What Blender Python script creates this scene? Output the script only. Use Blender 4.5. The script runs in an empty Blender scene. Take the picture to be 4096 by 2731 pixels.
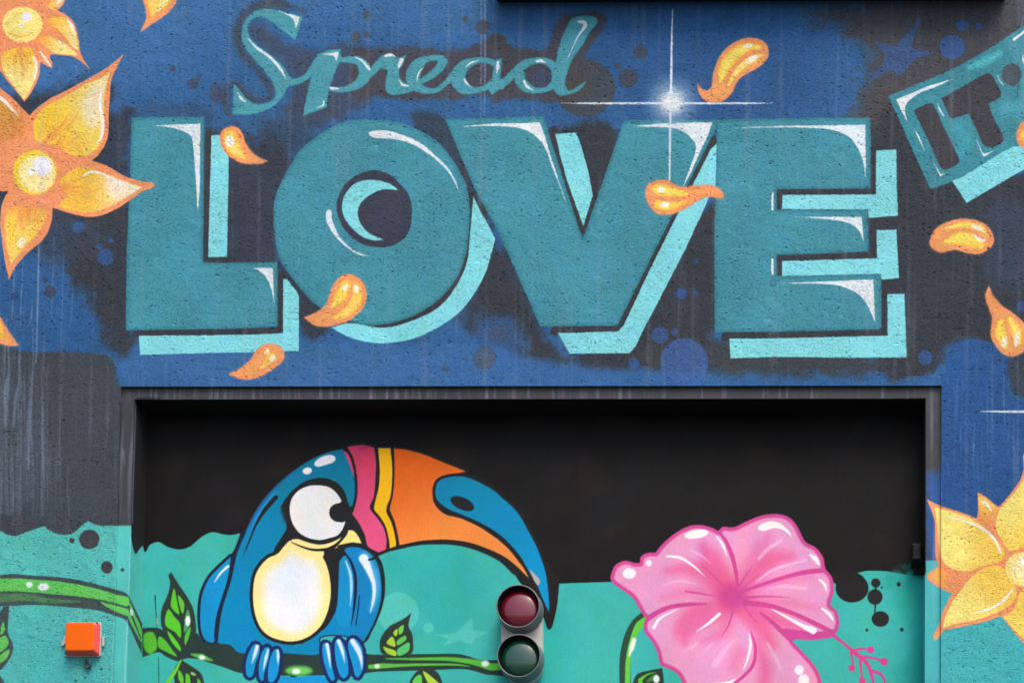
import math, sys, time
import numpy as np
try:
    import bpy, bmesh
    from mathutils import Vector, Matrix
except ImportError:
    bpy = None
T0 = time.time()
R_ = math.radians

# ------------------------------------------------------------------ camera, world, sun
ZB = 5.25                                    # the lintel edge stands 5.25 m above the ground
CAM_LOC = (3.35819388, -5.72033811, -3.70536259 + ZB)
CAM_ROT = (0.0368849494, -0.00533537686, 0.0103095123)
FPX = 5000.0                                 # focal length in photograph pixels
PPX, PPY = 3267.81996, 4524.64630            # principal point of the rising-shift lens


def rotm(rx, ry, rz):
    cx, sx, cy, sy, cz, sz = math.cos(rx), math.sin(rx), math.cos(ry), math.sin(ry), math.cos(rz), math.sin(rz)
    Rx = np.array([[1, 0, 0], [0, cx, -sx], [0, sx, cx]])
    Ry = np.array([[cy, 0, sy], [0, 1, 0], [-sy, 0, cy]])
    Rz = np.array([[cz, -sz, 0], [sz, cz, 0], [0, 0, 1]])
    return Rz @ Ry @ Rx


CAM_M = rotm(*CAM_ROT) @ rotm(math.pi / 2, 0, 0)

if bpy:
    C = bpy.context.scene.collection
    sc = bpy.context.scene
    cd = bpy.data.cameras.new('camera')
    cam = bpy.data.objects.new('camera', cd)
    C.objects.link(cam)
    cam.matrix_world = Matrix.Translation(CAM_LOC) @ Matrix(CAM_M.tolist()).to_4x4()
    cd.sensor_width = 36.0
    cd.sensor_fit = 'HORIZONTAL'
    cd.lens = 36.0 * FPX / 4096.0
    cd.shift_x = (2048 - PPX) / 4096.0
    cd.shift_y = (PPY - 1365.5) / 4096.0
    cd.clip_start = 0.05
    cd.clip_end = 3000
    sc.camera = cam
    w = bpy.data.worlds.new('World')
    sc.world = w
    w.use_nodes = True
    nt = w.node_tree
    bg = nt.nodes['Background']
    sky = nt.nodes.new('ShaderNodeTexSky')
    sky.sky_type = 'NISHITA'
    sky.sun_disc = False
    SUN_EL, SUN_AZ = R_(62), R_(146)          # high, in front of the wall and a little to the right
    sky.sun_elevation = SUN_EL
    sky.sun_rotation = SUN_AZ
    sky.dust_density = 5.0
    sky.air_density = 1.0
    nt.links.new(sky.outputs[0], bg.inputs[0])
    bg.inputs[1].default_value = 0.12
    sd = bpy.data.lights.new('sun', 'SUN')
    sd.energy = 1.5
    sd.angle = R_(26)
    sd.color = (1.0, 0.93, 0.83)
    sun = bpy.data.objects.new('sun', sd)
    C.objects.link(sun)
    sdir = Vector((math.sin(SUN_AZ) * math.cos(SUN_EL), math.cos(SUN_AZ) * math.cos(SUN_EL), math.sin(SUN_EL)))
    sun.rotation_euler = sdir.to_track_quat('Z', 'Y').to_euler()
    sun.location = (0, -20, 30)
    sc.view_settings.view_transform = 'Standard'
    sc.view_settings.look = 'None'
    sc.view_settings.exposure = 0.88
    sc.view_settings.gamma = 1.0
    sc.view_settings.use_curve_mapping = False


def project(P):
    """world points (n,3) -> photograph pixels (n,2)"""
    q = (np.asarray(P, float) - np.array(CAM_LOC)) @ CAM_M
    return np.stack([PPX + FPX * q[:, 0] / -q[:, 2], PPY - FPX * q[:, 1] / -q[:, 2]], 1)


def on_plane(u, v, y=0.0):
    """photograph pixel -> point on the plane at depth y"""
    d = CAM_M @ np.array([(u - PPX) / FPX, -(v - PPY) / FPX, -1.0])
    t = (y - CAM_LOC[1]) / d[1]
    return np.array(CAM_LOC) + t * d


# ------------------------------------------------------------------ the paint: spray layers laid on canvases
S = 2.0                                      # photograph pixels per canvas cell
rng = np.random.RandomState(7)


def smooth_noise(h, w, cell, seed):
    r = np.random.RandomState(seed)
    gh, gw = h // cell + 3, w // cell + 3
    g = r.rand(gh, gw).astype(np.float32)
    y = np.arange(h, dtype=np.float32) / cell
    x = np.arange(w, dtype=np.float32) / cell
    yi, xi = y.astype(int), x.astype(int)
    fy, fx = y - yi, x - xi
    fy, fx = fy * fy * (3 - 2 * fy), fx * fx * (3 - 2 * fx)
    a = g[yi][:, xi] * (1 - fx) + g[yi][:, xi + 1] * fx
    b = g[yi + 1][:, xi] * (1 - fx) + g[yi + 1][:, xi + 1] * fx
    return a * (1 - fy)[:, None] + b * fy[:, None] - 0.5


class Canvas:
    def __init__(s, x0, y0, x1, y1, base, rough, seed):
        s.x0, s.y0 = x0, y0
        s.w, s.h = int((x1 - x0) / S), int((y1 - y0) / S)
        s.rgb = np.empty((s.h, s.w, 3), np.float32)
        s.rgb[:] = np.array(base, np.float32) / 255
        s.lab = np.zeros((s.h, s.w), np.int16)
        n = smooth_noise(s.h, s.w, 3, seed) + 0.6 * smooth_noise(s.h, s.w, 9, seed + 1)
        s.rough = (n * rough / S).astype(np.float32)
        s.mott = ((smooth_noise(s.h, s.w, 14, seed + 2) + .8 * smooth_noise(s.h, s.w, 40, seed + 3) + .5 * smooth_noise(s.h, s.w, 5, seed + 4)) * .9).astype(np.float32)
        s.clip = None


PARTS = [dict(name='wall_face', parent=None, label=None)]
CUR = dict(cv=None, part=0, o=(0, 0, 1.0))


def part(name, label=None, parent=0):
    PARTS.append(dict(name=name, parent=parent, label=label))
    CUR['part'] = len(PARTS) - 1
    return CUR['part']


CROPS = dict(A=(0, 0), B=(1000, 0), C=(2000, 0), D=(3096, 0), E=(0, 600), F=(1000, 600), G=(2000, 600), H=(3096, 600),
             I=(0, 1300), J=(1000, 1300), K=(2000, 1300), L=(3096, 1300), M=(0, 2031), N=(700, 1700), P=(700, 2031),
             Q=(1500, 2031), R=(2400, 2031), S=(3096, 2031))
CROPS = {k: (v[0], v[1], 2.24) for k, v in CROPS.items()}
CROPS.update(s1=(880, 0, 3.2667), s2=(1440, 0, 3.2667), s3=(1900, 0, 3.2667), s4=(2700, 100, 3.2667),
             s5=(3496, 100, 3.2667), s6=(3600, 1900, 1.887), src=(0, 0, 1.0), Z=(0, 0, 0.57422))


def at(k):
    CUR['o'] = CROPS[k]


def tr(pts):
    ox, oy, s = CUR['o']
    cv = CUR['cv']
    return [((p[0] / s + ox - cv.x0) / S, (p[1] / s + oy - cv.y0) / S) + tuple(p[2:]) for p in pts]


def sc_(v):
    return v / CUR['o'][2] / S


def smooth(pts, closed=True, n=7):
    m = len(pts)
    out = []
    rngs = range(m if closed else m - 1)
    P = np.array([(p[0], p[1]) for p in pts], float)
    cor = [len(p) > 2 and bool(p[2]) for p in pts]
    for i in rngs:
        a, b = P[i], P[(i + 1) % m]
        d = b - a
        if cor[i] or (not closed and i == 0):
            ta = d
        else:
            ta = (b - P[i - 1]) / 2
        if cor[(i + 1) % m] or (not closed and i == m - 2):
            tb = d
        else:
            tb = (P[(i + 2) % m] - a) / 2
        L = np.hypot(*d) + 1e-9
        ta = ta * min(1, L / (np.hypot(*ta) + 1e-9) * 1.1)
        tb = tb * min(1, L / (np.hypot(*tb) + 1e-9) * 1.1)
        k = max(2, min(n, int(L / 4)))
        for j in range(k):
            t = j / k
            h = (2 * t**3 - 3 * t**2 + 1, t**3 - 2 * t**2 + t, -2 * t**3 + 3 * t**2, t**3 - t**2)
            out.append(h[0] * a + h[1] * ta + h[2] * b + h[3] * tb)
    if not closed:
        out.append(P[-1])
    return np.array(out)


def seg_dist(poly, closed, x0, y0, w, h, band, widths=None):
    """distance to a polyline within a narrow band, minus the half-width along it"""
    D = np.full((h, w), band, np.float32)
    m = len(poly)
    for i in range(m if closed else m - 1):
        a, b = poly[i], poly[(i + 1) % m]
        wa = widths[i] if widths is not None else 0.0
        wb = widths[(i + 1) % m] if widths is not None else 0.0
        r = band + max(wa, wb)
        ax, bx = min(a[0], b[0]) - r - x0, max(a[0], b[0]) + r - x0
        ay, by = min(a[1], b[1]) - r - y0, max(a[1], b[1]) + r - y0
        i0, i1 = max(0, int(ax)), min(w, int(bx) + 2)
        j0, j1 = max(0, int(ay)), min(h, int(by) + 2)
        if i0 >= i1 or j0 >= j1:
            continue
        X = np.arange(i0, i1, dtype=np.float32)[None, :] + x0
        Y = np.arange(j0, j1, dtype=np.float32)[:, None] + y0
        d = b - a
        L2 = float(d @ d) + 1e-9
        t = np.clip(((X - a[0]) * d[0] + (Y - a[1]) * d[1]) / L2, 0, 1)
        dist = np.hypot(X - a[0] - t * d[0], Y - a[1] - t * d[1]) - (wa + (wb - wa) * t)
        sub = D[j0:j1, i0:i1]
        np.minimum(sub, dist, out=sub)
    return D


def inside(poly, x0, y0, w, h):
    acc = np.zeros((h, w + 1), np.int16)
    m = len(poly)
    for i in range(m):
        a, b = poly[i], poly[(i + 1) % m]
        if a[1] == b[1]:
            continue
        if a[1] > b[1]:
            a, b = b, a
        j0, j1 = max(0, int(math.ceil(a[1] - y0))), min(h - 1, int(math.ceil(b[1] - y0)) - 1)
        if j1 < j0:
            continue
        ys = np.arange(j0, j1 + 1)
        xs = a[0] + (ys + y0 - a[1]) * (b[0] - a[0]) / (b[1] - a[1]) - x0
        xi = np.clip(np.ceil(xs).astype(int), 0, w)
        np.add.at(acc, (ys, xi), 1)
    return (np.cumsum(acc, 1)[:, :w] & 1).astype(bool)


def bbox(poly, pad):
    cv = CUR['cv']
    x0 = max(0, int(poly[:, 0].min() - pad))
    y0 = max(0, int(poly[:, 1].min() - pad))
    x1 = min(cv.w, int(poly[:, 0].max() + pad) + 2)
    y1 = min(cv.h, int(poly[:, 1].max() + pad) + 2)
    return x0, y0, x1 - x0, y1 - y0


def lay(x0, y0, sd, col, soft, alpha, assign, rough=1.0, grad=None):
    """blend colour where the signed distance sd is below zero, softly over 'soft' cells"""
    cv = CUR['cv']
    h, w = sd.shape
    if h <= 0 or w <= 0:
        return
    if CUR.get('twin') is not None:          # the jamb canvas takes the same strokes over its own ground coat
        tw, CUR['twin'] = CUR['twin'], None
        tw.clip = cv.clip
        CUR['cv'] = tw
        lay(x0, y0, sd, col, soft, alpha, assign, rough, grad)
        CUR['cv'], CUR['twin'] = cv, tw
    sd = sd + cv.rough[y0:y0 + h, x0:x0 + w] * rough * min(4.0, max(1.0, soft * 0.35))
    if soft > 9 and not assign and CUR['part'] == 0:
        sd = sd + cv.mott[y0:y0 + h, x0:x0 + w] * min(soft, 60) * .6
    t = np.clip(0.5 - sd / soft, 0, 1)
    if soft > 3:
        t = t * t * (3 - 2 * t)
    if cv.clip is not None:
        t = t * cv.clip[y0:y0 + h, x0:x0 + w]
    hit = t > 0.5
    t = (t * alpha)[..., None]
    dst = cv.rgb[y0:y0 + h, x0:x0 + w]
    if grad is not None:
        (gx0, gy0), (gx1, gy1), c2 = grad
        a, b = tr([(gx0, gy0), (gx1, gy1)])
        dx, dy = b[0] - a[0], b[1] - a[1]
        X = np.arange(w, dtype=np.float32)[None, :] + x0
        Y = np.arange(h, dtype=np.float32)[:, None] + y0
        g = np.clip(((X - a[0]) * dx + (Y - a[1]) * dy) / (dx * dx + dy * dy), 0, 1)
        g = (g * g * (3 - 2 * g))[..., None]
        c = (np.array(col, np.float32) * (1 - g) + np.array(c2, np.float32) * g) / 255
    else:
        c = np.array(col, np.float32) / 255
    dst += (c - dst) * t
    if assign and CUR['part'] >= 0:
        cv.lab[y0:y0 + h, x0:x0 + w][hit] = CUR['part']


def fill(pts, col, soft=1.3, inset=0.0, alpha=1.0, assign=True, curved=True, grad=None, rough=1.0):
    """inset, soft in crop pixels when > 0 (inset negative = expand)"""
    p = tr(pts)
    poly = smooth(p) if curved else np.array([(q[0], q[1]) for q in p])
    ins = sc_(inset)
    sf = max(1.3, sc_(soft)) if soft > 1.5 else 1.3
    band = abs(ins) + sf + 4
    x0, y0, w, h = bbox(poly, band)
    if w <= 0 or h <= 0:
        return
    D = seg_dist(poly, True, x0, y0, w, h, band)
    ind = inside(poly, x0, y0, w, h)
    sd = np.where(ind, -D, D) + ins
    lay(x0, y0, sd, col, sf, alpha, assign, rough, grad)


def stroke(pts, widths, col, soft=1.3, alpha=1.0, assign=True, curved=True, rough=1.0):
    p = tr(pts)
    if not isinstance(widths, (list, tuple)):
        widths = [widths] * len(pts)
    src = np.array([(q[0], q[1]) for q in p])
    poly = smooth(p, closed=False) if curved and len(p) > 2 else src
    # widths along the length
    def cum(a):
        return np.concatenate([[0], np.cumsum(np.hypot(*np.diff(a, axis=0).T))])
    cs, cp = cum(src), cum(poly)
    W = np.interp(cp / cp[-1], cs / cs[-1], [sc_(q) / 2 for q in widths])
    sf = max(1.3, sc_(soft)) if soft > 1.5 else 1.3
    band = sf + 4
    x0, y0, w, h = bbox(poly, band + W.max())
    if w <= 0 or h <= 0:
        return
    D = seg_dist(poly, False, x0, y0, w, h, band, W)
    lay(x0, y0, D, col, sf, alpha, assign, rough)


def blob(x, y, rx, col, ry=None, soft=1.3, alpha=1.0, assign=True, rot=0.0, rough=1.0):
    ry = ry or rx
    a = np.arange(28) * 2 * math.pi / 28
    c, s = math.cos(rot), math.sin(rot)
    pts = [(x + rx * math.cos(t) * c - ry * math.sin(t) * s, y + rx * math.cos(t) * s + ry * math.sin(t) * c) for t in a]
    fill(pts, col, soft, alpha=alpha, assign=assign, curved=False, rough=rough)


def clip_to(pts, curved=True, inset=0.0):
    cv = CUR['cv']
    cv.clip = None
    if pts is None:
        return
    p = tr(pts)
    poly = smooth(p) if curved else np.array([(q[0], q[1]) for q in p])
    x0, y0, w, h = bbox(poly, 5 + abs(sc_(inset)))
    D = seg_dist(poly, True, x0, y0, w, h, 5 + abs(sc_(inset)))
    ind = inside(poly, x0, y0, w, h)
    sd = np.where(ind, -D, D) + sc_(inset)
    m = np.zeros((cv.h, cv.w), np.float32)
    m[y0:y0 + h, x0:x0 + w] = np.clip(0.5 - sd / 1.3, 0, 1)
    cv.clip = m


# paint colours (sRGB)
BLUE = (51, 100, 152)
DEEP = (42, 83, 136)
LBLUE = (70, 119, 173)
DARK = (56, 60, 68)
TEAL = (69, 147, 165)
TEALD = (58, 134, 151)
AQUA = (132, 221, 230)
WHITE = (226, 236, 242)
ORANGE = (241, 154, 104)
YEL = (247, 208, 78)
PALE = (248, 230, 150)
CREAM = (247, 234, 196)

FX0, FY0, FX1, FY1 = -260, -260, 4360, 3000
cvF = Canvas(FX0, FY0, FX1, FY1, BLUE, 1.9, 11)
cvJ = Canvas(FX0, FY0, FX1, FY1, BLUE, 1.0, 11)
cvB = Canvas(480, 1560, 3760, 3000, (23, 22, 22), 0.7, 23)


def soft_area(pts, col, soft, alpha=1.0):
    fill(pts, col, soft=soft, alpha=alpha, assign=False)


def paint_facade():
    cv = CUR['cv'] = cvF
    CUR['part'] = 0
    # ---- ground coats: two blues and a charcoal, sprayed over each other
    at('Z')
    soft_area([(-200, -200), (900, -200), (1150, 60), (600, 60), (300, 200), (-200, 200)], LBLUE, 160, .55)
    soft_area([(1350, 60), (1800, 40), (1850, 260), (1300, 260)], DEEP, 120, .5)
    soft_area([(-200, 640), (260, 560), (270, 830), (-200, 830)], DEEP, 60, .35)
    soft_area([(300, 800), (1200, 800), (1300, 885), (300, 885)], (68, 116, 172), 60, .5)
    dk = lambda pts, soft=40, a=1.0, c=DARK: soft_area(pts, c, soft, a)
    dk([(-200, 250), (0, 235), (60, 215), (170, 195), (230, 150), (130, 240), (255, 200), (245, 260), (300, 250), (300, 300), (290, 480), (250, 520), (-200, 480)], 36, .95, (54, 62, 76))
    dk([(200, 470), (305, 480), (300, 800), (255, 800), (215, 700), (160, 640), (150, 560)], 40, .95)
    dk([(40, 440), (200, 500), (230, 560), (120, 600), (60, 560)], 50, .8, (60, 70, 86))
    dk([(300, 250), (480, 240), (500, 300), (470, 310)], 30, .3)
    dk([(470, 320), (640, 330), (680, 420), (620, 600), (480, 600)], 50, .95, (58, 62, 76))
    dk([(560, 330), (640, 260), (760, 250), (660, 380)], 70, .55)
    dk([(620, 600), (700, 640), (760, 750), (700, 770), (640, 640)], 24, .9)
    dk([(1030, 360), (1110, 440), (1140, 560), (1240, 760), (1300, 830), (1180, 800), (1100, 690), (1040, 560), (1060, 440)], 40, .95)
    dk([(1160, 560), (1060, 740), (1150, 800), (1260, 800)], 36, .8)
    dk([(940, 270), (1060, 280), (1130, 420), (1080, 440)], 22, .75)
    dk([(1250, 320), (1420, 300), (1340, 540)], 26, .95)
    dk([(1660, 460), (1640, 760), (1460, 850), (1300, 830), (1420, 760), (1560, 560)], 26, .97)
    dk([(1450, 800), (1700, 780), (2090, 830), (2130, 850), (1900, 862), (1620, 858), (1480, 850)], 30, .9, (64, 66, 70))
    dk([(2000, 250), (2080, 180), (2100, 280), (2352, 400), (2540, 420), (2540, 800), (2300, 800), (2190, 780), (2140, 850), (2030, 850), (2010, 600), (2000, 380)], 36, .97)
    dk([(2040, 860), (2140, 862), (2150, 820), (2060, 800)], 14, .9)
    dk([(1860, 30), (2330, -40), (2540, -40), (2540, 160), (2260, 160), (2100, 230), (2010, 290), (1960, 270), (1990, 120), (1930, 70)], 60, .95, (76, 76, 80))
    dk([(2290, 450), (2352, 500), (2352, 660), (2250, 600)], 60, .6, (62, 76, 104))
    soft_area([(1100, 730), (1180, 735), (1220, 800), (1100, 810)], (55, 102, 160), 30, .6)
    soft_area([(1060, 790), (1300, 840), (1560, 858), (1560, 886), (1060, 886)], (57, 104, 160), 26, .7)
    # left pier charcoal, right pier blue
    at('I')
    dk([(-600, 250), (300, 246), (600, 240), (900, 262), (1000, 300), (1035, 400), (1055, 520), (1095, 560), (1200, 600), (1200, 2600), (-600, 2600)], 40, 1, (66, 73, 81))
    soft_area([(-600, 700), (250, 600), (300, 1568), (-600, 1568)], (74, 84, 98), 90, .5)
    at('L')
    soft_area([(1490, 440), (1540, 430), (1545, 300), (1600, 190), (1700, 130), (1810, 122), (1900, 150), (1990, 190), (2080, 280), (2110, 380), (2115, 620), (2400, 700), (2900, 800), (2900, 2300), (1300, 2300), (1300, 600), (1490, 560)], (44, 88, 146), 12)
    soft_area([(2110, 280), (2400, 200), (2400, 620), (2180, 640), (2120, 540)], (60, 68, 80), 40, .9)
    soft_area([(1540, 1100), (1700, 1100), (1800, 1568), (1540, 1568)], (44, 80, 142), 50, .6)
    # halo of charcoal round the handwriting
    at('s1')
    stroke([(1080, 130), (800, 60), (520, 80), (300, 200), (230, 400), (260, 640), (480, 900), (650, 1150), (640, 1280), (420, 1320), (180, 1080), (60, 1300), (120, 1480)], [90, 120, 120, 120, 90, 80, 100, 90, 90, 120, 60, 90, 60], (68, 74, 86), soft=100, alpha=.8, assign=False)
    soft_area([(420, 260), (900, 560), (1300, 640), (1500, 600), (1600, 560), (1960, 700), (1960, 1300), (1400, 1568), (900, 1500), (980, 1150), (900, 900), (500, 560)], (66, 74, 92), 160, .8)
    at('s2')
    soft_area([(-100, 640), (100, 640), (300, 620), (700, 620), (900, 620), (1200, 640), (1450, 600), (1660, 500), (1760, 440), (1860, 500), (1930, 620), (1960, 1240), (1560, 1240), (1300, 1300), (700, 1300), (250, 1280), (-100, 1260)], (74, 72, 80), 90, .92)
    at('s3')
    soft_area([(420, 600), (900, 640), (1040, 300), (1200, 200), (1650, 190), (1680, 400), (1400, 800), (1500, 1240), (1000, 1340), (500, 1290), (200, 1300), (300, 800)], (74, 72, 78), 80, .9)
    # ---- drips and runs of old water
    at('B')
    CUR['part'] = 0
    for x, y0, y1, w_, a in ((2070, -60, 1060, 16, .45), (2104, -60, 1100, 22, .5), (2178, -60, 260, 8, .5), (1330, 60, 500, 8, .25), (1905, 80, 330, 7, .35), (1270, 200, 500, 7, .25), (1600, 220, 620, 10, .12), (1780, 140, 520, 10, .12), (700, 900, 1050, 10, .12), (1000, 900, 1060, 14, .12)):
        stroke([(x, y0), (x + 2, (y0 + y1) / 2), (x - 4, y1)], [w_, w_ * .8, w_ * .3], (150, 172, 205), soft=9, alpha=a, assign=False)
    at('E')
    for x, y0, y1, w_, a in ((348, 800, 1900, 18, .5), (130, 1050, 1520, 14, .4), (205, 960, 1568, 12, .35), (485, 760, 1500, 12, .25), (568, 960, 1800, 10, .25), (655, 1200, 1568, 10, .22), (60, 1500, 1900, 20, .25), (290, 1400, 1568, 16, .4)):
        stroke([(x, y0), (x - 10, (y0 + y1) / 2), (x - 24, y1)], [w_ * .6, w_, w_ * .6], (150, 172, 205), soft=9, alpha=a, assign=False)
    at('I')
    r = np.random.RandomState(3)
    for k in range(120):
        x = r.uniform(-560, 1050) if k % 3 == 0 else r.uniform(-100, 460)
        y0 = r.uniform(200, 1300)
        ln = r.uniform(200, 1100)
        stroke([(x, y0), (x + r.uniform(-10, 10), y0 + ln / 2), (x + r.uniform(-14, 14), min(1700, y0 + ln))], [6, r.uniform(8, 26), 6], (128, 144, 166), soft=16, alpha=r.uniform(.05, .24) * (.6 + y0 / 1600), assign=False)
    stroke([(290, 0), (300, 250), (280, 620), (258, 900), (255, 1300)], [12, 14, 26, 38, 16], (116, 134, 166), soft=22, alpha=.5, assign=False)
    stroke([(75, 200), (80, 420), (60, 560), (50, 900)], [14, 22, 50, 30], (130, 146, 168), soft=16, alpha=.5, assign=False)
    stroke([(180, 150), (170, 500), (140, 650), (120, 900)], [12, 14, 22, 30], (130, 146, 168), soft=12, alpha=.45, assign=False)
    at('L')
    for k in range(26):
        x = r.uniform(1560, 2600)
        y0 = r.uniform(250, 1100)
        stroke([(x, y0), (x + r.uniform(-8, 8), y0 + 200), (x + r.uniform(-20, 20), y0 + r.uniform(300, 700))], [5, r.uniform(5, 14), 4], (110, 146, 196), soft=9, alpha=r.uniform(.15, .45), assign=False)
    # lighter grey-blue vertical band at the right edge
    at('D')
    stroke([(2200, -100), (2215, 250), (2200, 560)], [70, 60, 20], (96, 108, 122), soft=30, alpha=.6, assign=False)

    # ---- scattered dots
    def dots(k, lst, col, label, soft=8, a=.9):
        at(k)
        for d in lst:
            part('paint_dot', label)
            blob(d[0], d[1], d[2], col, d[3] if len(d) > 3 else None, soft=soft * 1.4, alpha=a * .85)
    GD = 'round charcoal dot sprayed on the blue'
    BD = 'round blue dot sprayed on the charcoal'
    W1 = (80, 80, 84)
    dots('A', [(1550, 618, 28), (1732, 750, 52), (1785, 680, 24), (1930, 830, 56, 92)], (72, 74, 92), GD, 12, .85)
    dots('B', [(1042, 138, 36), (950, 335, 50), (1048, 312, 28), (1928, 175, 27), (2085, 245, 66)], W1, GD, 12, .9)
    dots('B', [(2215, 385, 85)], (74, 74, 76), GD, 20, .9)
    dots('C', [(760, 790, 272, 258)], (72, 72, 74), 'largest round charcoal spot, behind the handwritten d', 10, .95)
    dots('C', [(1260, 465, 62), (1055, 590, 27), (1150, 702, 84)], (70, 72, 76), GD, 10, .95)
    dots('D', [(1597, 425, 115, 108), (1690, 228, 60, 48), (1833, 238, 27)], (56, 100, 166), BD, 10, .9)
    dots('E', [(700, 690, 56), (990, 810, 26), (945, 960, 74), (892, 868, 26)], (56, 96, 162), BD, 16, .8)
    dots('E', [(405, 1165, 25), (450, 1268, 54), (505, 1108, 18), (770, 1050, 34)], (62, 68, 80), GD, 8, .9)
    dots('E', [(130, 1310, 34)], (38, 66, 116), 'small dark blue dot under the large orange flower', 8, .9)
    dots('G', [(1755, 1000, 24), (1625, 1285, 52), (1745, 1280, 20)], (48, 84, 160), BD, 16, .8)
    dots('K', [(1435, 90, 75), (1565, 58, 30), (1200, 345, 50, 56)], (58, 96, 162), BD, 16, .8)
    dots('K', [(1650, 340, 215, 222)], (62, 102, 168), 'large blue round patch under the letters V and E', 14, .92)
    dots('J', [(2100, 295, 106)], (76, 88, 108), 'large charcoal dot under the gap between O and V', 12, .95)
    dots('J', [(1755, 390, 36), (2235, 70, 70)], (74, 84, 110), GD, 16, .7)
    dots('L', [(1355, 292, 64, 68)], (56, 92, 152), 'blue dot on the charcoal right of the letter E', 10, .95)
    dots('H', [(2225, 1400, 48)], (58, 92, 160), BD, 12, .8)
    at('D')
    part('star', 'blue star with crooked arms on the charcoal ground')
    fill([(900, 372, 1), (1090, 415, 1), (1230, 250), (1285, 165, 1), (1328, 172, 1), (1265, 300), (1235, 435, 1), (1432, 470, 1), (1260, 545), (1180, 640), (1125, 690, 1), (1050, 630, 1), (930, 690), (830, 760, 1), (950, 600), (985, 500)], (58, 96, 156), soft=18, alpha=.7)

    # ---- the handwritten word Spread: the darker outline of every letter first, then the lighter bodies and shines
    TL, TLD = (78, 158, 174), (64, 142, 158)
    ids = {}

    def spart(label):
        if label not in ids:
            ids[label] = part('letter', label)
        CUR['part'] = ids[label]

    def scriptword(phase):
        def fill(pts, col, **k):
            if (col == TLD) == (phase == 0):
                k['assign'] = True
                globals()['fill'](pts, col, **k)

        def stroke(pts, w_, col, **k):
            if (col == TLD) == (phase == 0):
                k['assign'] = True
                globals()['stroke'](pts, w_, col, **k)

        def script(k, pts, label):
            at(k)
            spart(label)
            fill(pts, TLD, soft=7)
            fill(pts, TL, soft=16, inset=12)

        script('s1', [(750, 138), (880, 170), (1010, 195), (1082, 225, 1), (1050, 320), (1010, 450), (985, 530, 1), (900, 470), (800, 390), (700, 305), (600, 245), (500, 225), (420, 262), (370, 330), (370, 430), (400, 500), (480, 585), (600, 675), (720, 765), (820, 860), (880, 940), (900, 985, 1), (950, 1030), (985, 1035), (985, 1112), (900, 1130, 1), (860, 1200), (800, 1300), (700, 1390), (560, 1460), (400, 1498), (250, 1508), (160, 1490, 1), (165, 1350), (175, 1150), (190, 1090, 1), (260, 1185), (340, 1280), (440, 1345), (560, 1358), (660, 1320), (720, 1260), (720, 1180), (680, 1070), (600, 960), (500, 840), (400, 720), (320, 620), (285, 510), (290, 390), (320, 290), (400, 185), (500, 130), (620, 115)],
               'handwritten capital S with a white swoosh')
        stroke([(370, 510), (470, 620), (600, 710), (720, 820), (800, 920), (855, 1020)], [10, 26, 34, 34, 30, 8], WHITE, soft=3)
        fill([(755, 140, 1), (880, 180), (1035, 228, 1), (1025, 290), (985, 380, 1), (975, 290), (930, 230), (850, 185)], WHITE, soft=3)
        fill([(220, 1200, 1), (270, 1255), (350, 1342, 1), (290, 1320), (245, 1270)], WHITE, soft=3)
        # p
        at('s1')
        spart('handwritten p with a long slanted stem')
        stroke([(930, 1075), (1040, 1055), (1150, 985), (1230, 880), (1330, 760)], [85, 80, 85, 100, 140], TLD, soft=7)
        stroke([(930, 1075), (1040, 1055), (1150, 985), (1230, 880), (1330, 760)], [62, 56, 60, 76, 112], TL, soft=12, assign=False)
        P_ = [(1330, 690, 1), (1420, 655), (1580, 645, 1), (1590, 770), (1545, 850), (1490, 990), (1440, 1130), (1410, 1280), (1400, 1405, 1), (1250, 1460), (1085, 1520, 1), (1120, 1300), (1170, 1080), (1220, 900), (1290, 740)]
        fill(P_, TLD, soft=7)
        stroke([(1560, 790), (1680, 780), (1800, 800), (1880, 880), (1890, 990), (1820, 1090), (1700, 1150), (1560, 1175), (1450, 1165)], [60, 90, 120, 160, 170, 130, 90, 76, 60], TLD, soft=7)
        stroke([(1560, 790), (1680, 780), (1800, 800), (1880, 880), (1890, 990), (1820, 1090), (1700, 1150), (1560, 1175), (1450, 1165)], [40, 66, 96, 136, 146, 106, 66, 52, 40], TL, soft=12, assign=False)
        fill(P_, TL, soft=16, inset=12, assign=False)
        fill([(1330, 712, 1), (1430, 700), (1548, 680, 1), (1545, 740), (1518, 800, 1), (1500, 750), (1470, 728)], WHITE, soft=3)
        stroke([(1440, 1150), (1500, 1160), (1580, 1160)], [22, 34, 4], WHITE, soft=3)
        stroke([(1355, 1320), (1350, 1375), (1260, 1412)], [8, 26, 4], WHITE, soft=3)
        stroke([(1770, 750), (1860, 800), (1930, 880), (1985, 950)], [8, 24, 36, 8], WHITE, soft=3)
        # r
        at('s2')
        spart('handwritten r')
        stroke([(40, 1030), (150, 950), (240, 850)], [110, 100, 110], TLD, soft=7)
        R1 = [(225, 800), (280, 730), (370, 705), (470, 735), (520, 755), (610, 705, 1), (560, 850), (510, 930), (520, 1010), (570, 1070), (620, 1095), (760, 1110), (800, 1170), (700, 1195), (600, 1225), (470, 1242), (380, 1230), (330, 1160), (335, 1040), (365, 920, 1), (240, 890, 1), (215, 860)]
        fill(R1, TLD, soft=7)
        fill(R1, TL, soft=16, inset=12, assign=False)
        stroke([(60, 1020), (150, 950), (240, 850)], [80, 70, 90], TL, soft=12, assign=False)
        fill([(315, 735, 1), (350, 705), (420, 705), (470, 748, 1), (400, 740), (330, 752)], WHITE, soft=3)
        fill([(520, 770), (560, 765), (570, 800), (530, 870), (497, 905, 1), (495, 850)], WHITE, soft=3)
        stroke([(510, 1050), (560, 1115), (630, 1125)], [8, 30, 20], WHITE, soft=3)
        # e
        spart('handwritten e')
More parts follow.
